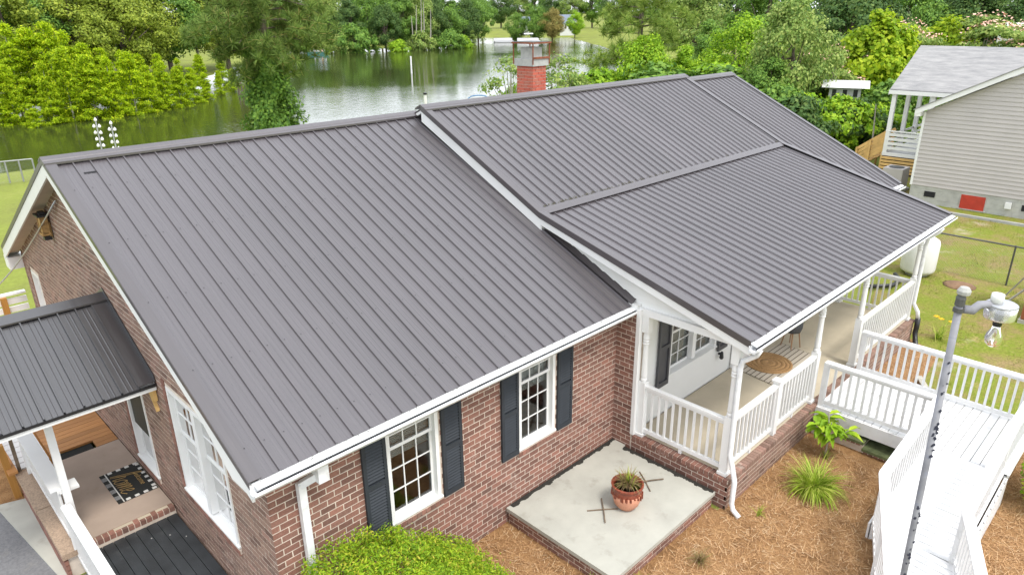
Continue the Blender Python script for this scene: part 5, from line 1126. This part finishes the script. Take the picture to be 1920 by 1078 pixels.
row(('broad0', 'cypress2', 'broad1', 'broad2'), 'olive_tree', 'olive-green leafy tree rising above the cypresses, %s from left', 'tree', [(5, 96, -45), (205, 118, -60), (48, 100, -20), (92, 104, -30), (136, 100, -30), (178, 106, -30), (222, 104, -40), (262, 112, -40), (310, 116, -50), (365, 122, -60), (420, 126, -50), (470, 130, -40), (60, 130, -60), (150, 132, -70), (240, 136, -70)], 'trees behind the cypress grove', mat=('leaf_olive', 'leaf_olive', 'leaf_mid'), wide=1.05)
# far shore
row(('broad1', 'broad0', 'broad2'), 'shore_tree', 'tall green tree on the far shore, %s from the left', 'tree', [(508, 176, -12), (545, 182, -18), (580, 180, -10), (618, 184, -20), (655, 178, 0), (690, 184, -18), (722, 178, 4), (752, 182, -12), (783, 186, -20), (812, 190, -8), (842, 196, -14), (870, 206, -8), (896, 216, -5), (600, 210, -22), (675, 214, -24), (745, 212, -22), (815, 220, -20), (880, 236, -16), (530, 205, -20), (640, 205, -18), (715, 206, -20), (780, 214, -18)], 'trees along the far shore', mat=('leaf_mid', 'leaf_dark', 'leaf_mid', 'leaf_soft', 'leaf_dark'), wide=.82)
row(('bush', 'cypress0', 'bush'), 'shore_bush', 'low bright bush at the far waterline, %s from the left', 'bush', [(566, 172, 66), (612, 172, 78), (648, 171, 60), (664, 170, 44), (702, 172, 66), (745, 172, 74), (790, 176, 58), (815, 178, 66), (842, 180, 56), (866, 184, 66), (886, 188, 58)], 'bushes at the far waterline', mat=('leaf_mid', 'leaf_bright', 'leaf_soft', 'leaf_mid'), wide=(.8, 1.1, .9))
b = MB()
for i, (px, yt) in enumerate(((776, 10), (786, 0), (792, 4), (803, 18), (772, 30))):
    q = far(px, 84, 176); q.z = ground_z(q.x, q.y); q2 = far(px+rnd.uniform(-5, 5), yt, 176)
    MB().tube([q, (q+q2)/2+V((.3, 0, 0)), q2], [.2, .15, .06], 6).build('bare_trunk', 'bark_pale', label='pale bare trunk among far-shore trees, %s from the left' % ORD[[1, 2, 3, 4, 0][i]], category='tree trunk', group='pale trunks on the far shore')
row(('broad0', 'broad2', 'broad1'), 'distant_tree', 'hazy distant tree beyond the far lawn, %s from the left', 'tree', [(905, 290, -20), (940, 330, -22), (970, 340, -25), (1004, 340, -22), (1040, 330, -26), (1075, 320, -20), (1110, 320, -24), (1150, 300, -24), (1190, 280, -14), (1230, 260, -14), (1270, 240, -14), (1320, 230, -14)], 'distant trees behind the far lawn', mat=('leaf_mid', 'leaf_dark', 'leaf_soft'), wide=.95)
row('broad2', 'lawn_tree', '%s small rounded tree on the far lawn, from the left', 'tree', [(968, 240, 22), (1006, 238, 8), (1036, 236, 14), (1078, 240, 20)], None, mat=('leaf_mid', 'leaf_mid', 'leaf_bronze', 'leaf_bright'), wide=.85)
# the big pine on the near bank with its ivy-clad trunk
pb_ = far(510, 200, 45); pb_.z = ground_z(pb_.x, pb_.y)
pine = tree('pine_big', 'pine_tree', 'big dark pine with drooping branches and ivy-covered trunk', 'pine', pb_, htop(515, -150, pb_), 1.0, rot=.6)
r = np.random.default_rng(31); n = 15000; a = r.uniform(0, 2*np.pi, n); h = r.random(n)**.8*6.6; rad = (1.75-.14*h)*(.5+.55*r.random(n))*(1+.3*np.sin(3*a+h*1.6)+.2*np.sin(5*a-h*3)); pp = np.stack([np.cos(a)*rad, np.sin(a)*rad, h-.3], 1)
s_ = pine.scale.z; ivy = leaf_cloud('ivy', '', pp, np.stack([np.cos(a), np.sin(a), np.full(n, .5)], 1)*1.2, .2, .14, 4)
iv = place('ivy', ivy, 'leaf_mid', None, (0, 0, 0)); iv.parent = pine; iv.scale = (1/pine.scale.x, 1/pine.scale.y, 1/pine.scale.z)
# right of the chimney
pl2 = far(1203, 60, 50); pl2.z = ground_z(pl2.x, pl2.y)
tree('pine_light', 'pine_tree', 'light green pine with spreading branches right of the chimney', 'pine', pl2, htop(1203, -110, pl2), 1.05, rot=2.2)
def one(key, name, label, cat, px, D, yt, mat=None, wide=1., grp=None):
    b_ = far(px, 60, D); b_.z = ground_z(b_.x, b_.y); return tree(key, name, label, cat, b_, max(.8, htop(px, yt, b_)), wide, mat, grp)
one('broad1', 'leafy_tree', 'dense bright green tree in front of the light pine', 'tree', 1212, 46, 58, 'leaf_bright', .8)
one('broad0', 'leafy_tree', 'bright green tree just above the roof ridge step', 'tree', 1290, 47, 88, 'leaf_bright', .8)
one('bush', 'bush', 'green bush on the bank left of the bright green tree', 'bush', 1120, 46, 128, 'leaf_bright', .9)
one('bush', 'bush', 'small round bush beside the chimney sapling', 'bush', 1086, 44, 138, 'leaf_soft', .6)
one('bush', 'bush', 'bright low bush close to the chimney left side', 'bush', 965, 44, 160, 'leaf_bright', .6)
one('bush', 'bush', 'bright low bush close to the chimney right side', 'bush', 1040, 43, 162, 'leaf_bright', .7)
one('sapling', 'sapling', 'sparse young tree left of the chimney over the water', 'tree', 955, 42, 108, None, 1.0)
one('sapling', 'sapling', 'sparse young tree right of the chimney over the water', 'tree', 1050, 42, 104, None, 1.15)
one('broad2', 'leafy_tree', 'yellow-tipped green tree behind the roof ridge end', 'tree', 1395, 54, 22, 'leaf_bright', .85)
one('broad0', 'leafy_tree', 'mid-green tree between light pine and yellow-tipped tree', 'tree', 1330, 62, 40, 'leaf_mid', .9)
one('broad1', 'leafy_tree', 'green tree at the top edge above the yellow-tipped tree', 'tree', 1300, 90, -40, 'leaf_soft', 1.)
one('broad1', 'leafy_tree', 'olive tree left of the large dark tree', 'tree', 1440, 56, 60, 'leaf_olive', .8)
one('broad2', 'leafy_tree', 'large dark grey-green tree behind the right wing roof', 'tree', 1490, 46, -20, 'leaf_soft', .72)
one('broad0', 'leafy_tree', 'dark tree just beyond the right wing rake', 'tree', 1455, 44, 110, 'leaf_mid', 1.)
one('broad1', 'leafy_tree', 'shadowy dark green tree at top behind the lime tree', 'tree', 1600, 66, -50, 'leaf_dark', 1.)
one('broad0', 'leafy_tree', 'tall green tree at the top edge left of the shadowy tree', 'tree', 1440, 84, -60, 'leaf_mid', 1.)
one('willowy', 'lime_tree', 'bright lime-green drooping tree left of the beige house', 'tree', 1650, 52, 2, 'leaf_lime', .95)
one('willowy', 'lime_tree', 'bushy lime tree right above the shingle roof ridge', 'tree', 1775, 62, 16, 'leaf_lime', 1.)
one('mimosa', 'mimosa_tree', 'mimosa with pale pink blossoms before the dark trees', 'tree', 1566, 49, 86, None, .85)
one('mimosa', 'mimosa_tree', 'mimosa with pink blossoms between the lime tree and shingle roof', 'tree', 1705, 56, 42, None, .8)
one('mimosa', 'mimosa_tree', 'pink-flowered mimosa rising behind the shingle roof at right', 'tree', 1850, 60, 28, None, 1.15)
one('mimosa', 'mimosa_tree', 'pink-flowered mimosa at the far right edge behind the roof', 'tree', 1925, 62, 44, None, 1.)
row(('broad1', 'broad2', 'broad0'), 'backdrop_tree', 'dark backdrop tree along the top right, %s from the left', 'tree', [(1380, 120, -60), (1480, 110, -60), (1545, 105, -60), (1640, 100, -50), (1700, 96, -40), (1760, 104, -50), (1820, 100, -45), (1880, 108, -50), (1940, 100, -45)], 'dark trees along the top right', mat=('leaf_dark', 'leaf_mid', 'leaf_dark'), wide=1.)
row(('bush', 'bush'), 'undergrowth_bush', 'dark understory bush left of the beige house, %s from the left', 'bush', [(1470, 42, 160), (1512, 41, 178), (1540, 43, 176), (1566, 43.2, 186), (1590, 43, 190), (1606, 43, 180), (1615, 45, 200), (1640, 44, 185), (1668, 45, 195), (1700, 47, 150), (1480, 47, 120), (1630, 50, 150)], 'understory bushes by the neighbour yard', mat=('leaf_mid', 'leaf_dark', 'leaf_bright'), wide=.95)
row(('bush', 'bush'), 'bank_bush', 'low green bush on the bank behind the roof, %s from the left', 'bush', [(1160, 50, 130), (1250, 44, 118), (1340, 46, 118), (1380, 44, 125), (1410, 46, 130)], 'bushes on the near bank', mat=('leaf_bright', 'leaf_mid'), wide=1.2)
b = MB()
q = far(1635, 262, 40); t_ = MB().tube([V((q.x, q.y, 0)), V((q.x+.05, q.y, 1.5)), V((q.x, q.y+.1, 3))], [.05, .04, .02], 6).build('slender_trunk', 'bark_pale', label='slender pale tree trunk left of the yellow board fence', category='tree trunk')

# ------------------------------------------------------------------ lakeside things
def house_far(label, px0, px1, ytop, yeave, ybase, D, wall='far_white', roofm='far_roof', wins=3):
    a, c = far(px0, ybase, D), far(px1, ybase, D); z0 = a.z; L = (c-a); L.z = 0; wdt = L.length; U = L.normalized(); N = V((-U.y, U.x, 0)); N = -N if N.dot(FWD) > 0 else N
    ze = far(px0, yeave, D).z; zr = far(px0, ytop, D).z; h_ = thing('far_house', label, 'house', V((a.x, a.y, min(z0, ground_z(a.x, a.y))))); T_ = wallT((a.x, a.y, 0), U, N); dp = min(max(4., wdt*.6), max(1.2, wdt*1.2))
    MB(T_).box(0, wdt, -dp, 0, min(z0, ground_z(a.x, a.y)), ze).build('wall', wall, h_)
    b_ = MB(T_); b_.prism([(-.4, .5, ze), (-.4, -dp-.5, ze), (-.4, -dp/2, zr)], (wdt+.8, 0, 0)); b_.build('roof', roofm, h_)
    for i in range(wins):
        u = wdt*(i+.3)/wins; w_ = MB(T_).box(u-.08, u+wdt*.4/wins+.08, 0, .05, z0+(ze-z0)*.25, z0+(ze-z0)*.88).build('window', wall, h_); MB(T_).box(u, u+wdt*.4/wins, .051, .07, z0+(ze-z0)*.3, z0+(ze-z0)*.82).build('pane', 'screen', w_)
    return h_
house_far('white far house with dark openings left on the far lawn', 974, 992, 32, 40, 56, 262, wins=3)
house_far('white far house with blue-grey roof on the far lawn', 1050, 1078, 28, 44, 59, 258, wins=4)
house_far('small white outbuilding with three windows among the mimosa trees', 1552, 1612, 153, 163, 188, 45, roofm='far_white', wins=3)
house_far('pale house roof glimpsed behind the mimosa at far right', 1868, 1935, 44, 50, 80, 78, roofm='far_white', wins=2)
def boat(name, label, px, py, L, Wd, ang, hull, canopy=None, ch=1.8, D=None, pontoon=False, seats=True, cw=(-.22, .16)):
    c = onZ(px, py, -.8) if D is None else V((far(px, py, D).x, far(px, py, D).y, -.8)); o = thing(name, label, 'boat', c); U = V((math.cos(ang), math.sin(ang), 0)); N = V((-U.y, U.x, 0)); T_ = lambda p: c+U*p.x+N*p.y+Zu*p.z
    if pontoon:
        for s in (-1, 1): MB(T_).tube([(-L/2, s*Wd*.35, .15), (L*.42, s*Wd*.35, .15), (L/2, s*Wd*.35, .3)], [.28, .28, .05], 8).build('pontoon', 'steel', o)
        MB(T_).box(-L/2, L*.45, -Wd/2, Wd/2, .42, .5).build('deck', hull, o)
        MB(T_).box(-L/2, L*.4, -Wd/2, -Wd/2+.05, .5, 1.15).build('side_rail', hull, o); MB(T_).box(-L/2, L*.4, Wd/2-.05, Wd/2, .5, 1.15).build('side_rail', hull, o)
        MB(T_).box(-L*.4, -L*.2, -Wd*.3, Wd*.3, .5, .95).build('seat', hull, o)
    else:
        sec = [(-.5, .42, .5, .0), (-.2, .5, .55, -.1), (.2, .44, .6, -.1), (.4, .22, .68, 0), (.5, .02, .75, .35)]; m_ = MB(T_); pts = []
        for t, w_, zt, zb in sec: pts += [(t*L, -w_*Wd, zt), (t*L, -w_*Wd*.7, zb), (t*L, w_*Wd*.7, zb), (t*L, w_*Wd, zt)]
        m_.add(pts, [(i*4+j, i*4+j+1, i*4+j+5, i*4+j+4) for i in range(4) for j in range(3)]+[(0, 3, 2, 1)]); m_.build('hull', hull, o)
        MB(T_).box(-L*.4, L*.2, -Wd*.34, Wd*.34, .15, .2).build('deck', hull, o)
        if seats: MB(T_).box(-L*.1, 0, -Wd*.25, Wd*.25, .2, .75).build('seat', hull, o)
    if canopy:
        for x in (-.18*L, .12*L):
            b_ = MB(T_); b_.tube([(x*.3, -Wd*.48, .5), (x, -Wd*.46, ch-.2), (x, -Wd*.3, ch), (x, Wd*.3, ch), (x, Wd*.46, ch-.2), (x*.3, Wd*.48, .5)], .02, 6); b_.build('canopy_bow', 'steel', o)
        b_ = MB(T_); n_ = 6; P_ = []
        for x in (cw[0]*L, cw[1]*L):
            for k in range(n_+1): t = -1+2*k/n_; P_.append((x, t*Wd*.47, ch+.04-.22*abs(t)**3))
        b_.add(P_+[(p[0], p[1], p[2]+.05) for p in P_], [(k, k+1, n_+2+k, n_+1+k) for k in range(n_)]+[(2*(n_+1)+k, 3*(n_+1)+k, 3*(n_+1)+k+1, 2*(n_+1)+k+1) for k in range(n_)]+[(k, 2*(n_+1)+k, 2*(n_+1)+k+1, k+1) for k in range(n_)]+[(n_+1+k, n_+2+k, 3*(n_+1)+k+1, 3*(n_+1)+k) for k in range(n_)]); b_.build('canopy', canopy, o)
    return o
boat('motorboat', 'boat with folded bright blue canopy top above the roof ridge', 897, 175, 4.6, 1.75, YAW+.05, 'boat_white', 'boat_blue', 2.2, D=56, cw=(-.04, .03))
boat('motorboat', 'boat with dark blue canopy and cover right of the chimney', 1030, 150, 5.0, 1.9, YAW+.3, 'boat_dark', 'boat_dark', 2.42, D=64, cw=(-.05, .05))
boat('pontoon_boat', 'white pontoon boat moored at the far lawn, left one', 945, 80, 5.6, 2.2, YAW-1.4, 'boat_white', None, pontoon=True)
boat('pontoon_boat', 'white pontoon boat with awning directly above the chimney', 992, 80, 6.6, 2.4, YAW-1.5, 'boat_white', 'boat_white', 2.4, pontoon=True)
kc = onZ(597, 103, -.8); kb = boat('canoe', 'teal canoe carrying two people near the far shore', 597, 103, 4.4, .9, YAW-1.5, 'boat_green', None, seats=False)
U = V((math.cos(YAW-1.5), math.sin(YAW-1.5), 0))
for s, lab, mt in ((-1, 'person in pale shirt sitting at the left end of canoe', 'cloth_light'), (1, 'person in pinkish shirt sitting at the right end of canoe', 'petal_pink')):
    c = kc+U*(-s*.8)*-1+V((0, 0, .3)); N = V((-U.y, U.x, 0)); sk = bpy.data.meshes.new('person')
    vs = [(0, 0, .12), (0, 0, .4), (0, 0, .62), (0, 0, .76), (0, 0, .93), (.2, 0, .6), (.27, .18, .36), (-.2, 0, .6), (-.27, .18, .36), (.12, .35, .2), (-.12, .35, .2)]; es = [(0, 1), (1, 2), (2, 3), (3, 4), (2, 5), (5, 6), (2, 7), (7, 8), (0, 9), (0, 10)]
    sk.from_pydata(vs, es, []); o = bpy.data.objects.new('person', sk); COL.objects.link(o); o.location = c; W[o.name] = c.copy(); o.rotation_euler.z = YAW-1.5-math.pi/2
    md = o.modifiers.new('skin', 'SKIN')
    for v_, rr_ in zip(sk.skin_vertices[0].data, (.17, .16, .17, .07, .11, .08, .05, .08, .05, .08, .08)): v_.radius = (rr_, rr_)
    sk.skin_vertices[0].data[0].use_root = True; o.modifiers.new('sub', 'SUBSURF').levels = 1; sk.materials.append(MATS[mt]); o['label'] = lab; o['category'] = 'person'
    hb = MB(); hb.lathe([(.02, -.12), (.09, -.08), (.11, 0), (.08, .1), (.01, .13)], 10, c+V((0, 0, .95))); hb.build('head_hair', 'bark', o, smooth=True)  # head-sized shell over the skinned head, coloured dark as hair
def mpost(name, label, px, yt, D, r_, mat, cat='post', zb=-1.2, cap=None):
    t_ = far(px, yt, D); b_ = V((t_.x, t_.y, zb)); o = MB().tube([b_, t_], r_, 8).build(name, mat, org=b_, label=label, category=cat)
    if cap: MB().tube([t_, t_+V((0, 0, .12))], r_*1.25, 8).build('cap', cap, o)
mpost('white_pipe', 'white pipe with dark cap standing just behind the roof ridge', 797, 178, 45, .09, 'pipe_white', 'pipe', cap='black_metal')
mpost('mooring_pole', 'white pole standing alone in the lake', 770, 106, 108, .12, 'pipe_white', 'pole')
for i, (px, yt) in enumerate(((446, 156), (452, 157), (458, 158))): mpost('dock_pile', 'dark dock pile beside the pine trunk, %s from the left' % ORD[i], px, yt, 86, .12, 'bark', 'pile')
for k, (px, yt) in enumerate(((178, 222), (207, 228))):
    D = 26; top = far(px, yt, D); gr = thing('gourd_rack', 'pole hung with white gourd birdhouses over the left ridge, %s one' % ('left', 'right')[k], 'birdhouse pole', V((top.x, top.y, 0)), 'gourd poles')
    MB().tube([V((top.x, top.y, 0)), top], .022, 7).build('pole', 'steel', gr); side = V((RGT.x, RGT.y, 0)).normalized()
    for lv in range(5):
        for sg in ((-1, 1) if lv else (0,)):
            c = top+V((0, 0, -.05-lv*.2))+side*(sg*.085); g_ = MB().lathe([(.01, .075), (.02, .05), (.034, .035), (.048, .0), (.042, -.035), (.014, -.05)], 10, c).build('gourd', 'pipe_white', gr, smooth=True); MB().lathe([(.022, 0), (.022, .004)], 8, c+V((0, 0, .075))).build('gourd_cap', 'black_metal', g_)
wf = thing('silver_fence', 'silver chain-link fence at the lakeshore, far left', 'fence', onZ(10, 345, -.5))
A_, B_ = onZ(-60, 352, -.45), onZ(70, 338, -.45)
for i in range(6): q = A_.lerp(B_, i/5); MB().tube([q, q+Zu*1.1], .04, 6).build('post', 'fence_wire', wf)
MB().tube([A_+Zu*1.1, B_+Zu*1.1], .035, 6).build('top_rail', 'fence_wire', wf)
b = MB()
for i in range(60): q = A_.lerp(B_, i/59); b.beam(q, q+Zu*1.1, .006, .006)
b.build('wire_mesh', 'fence_wire', wf, kind='stuff')
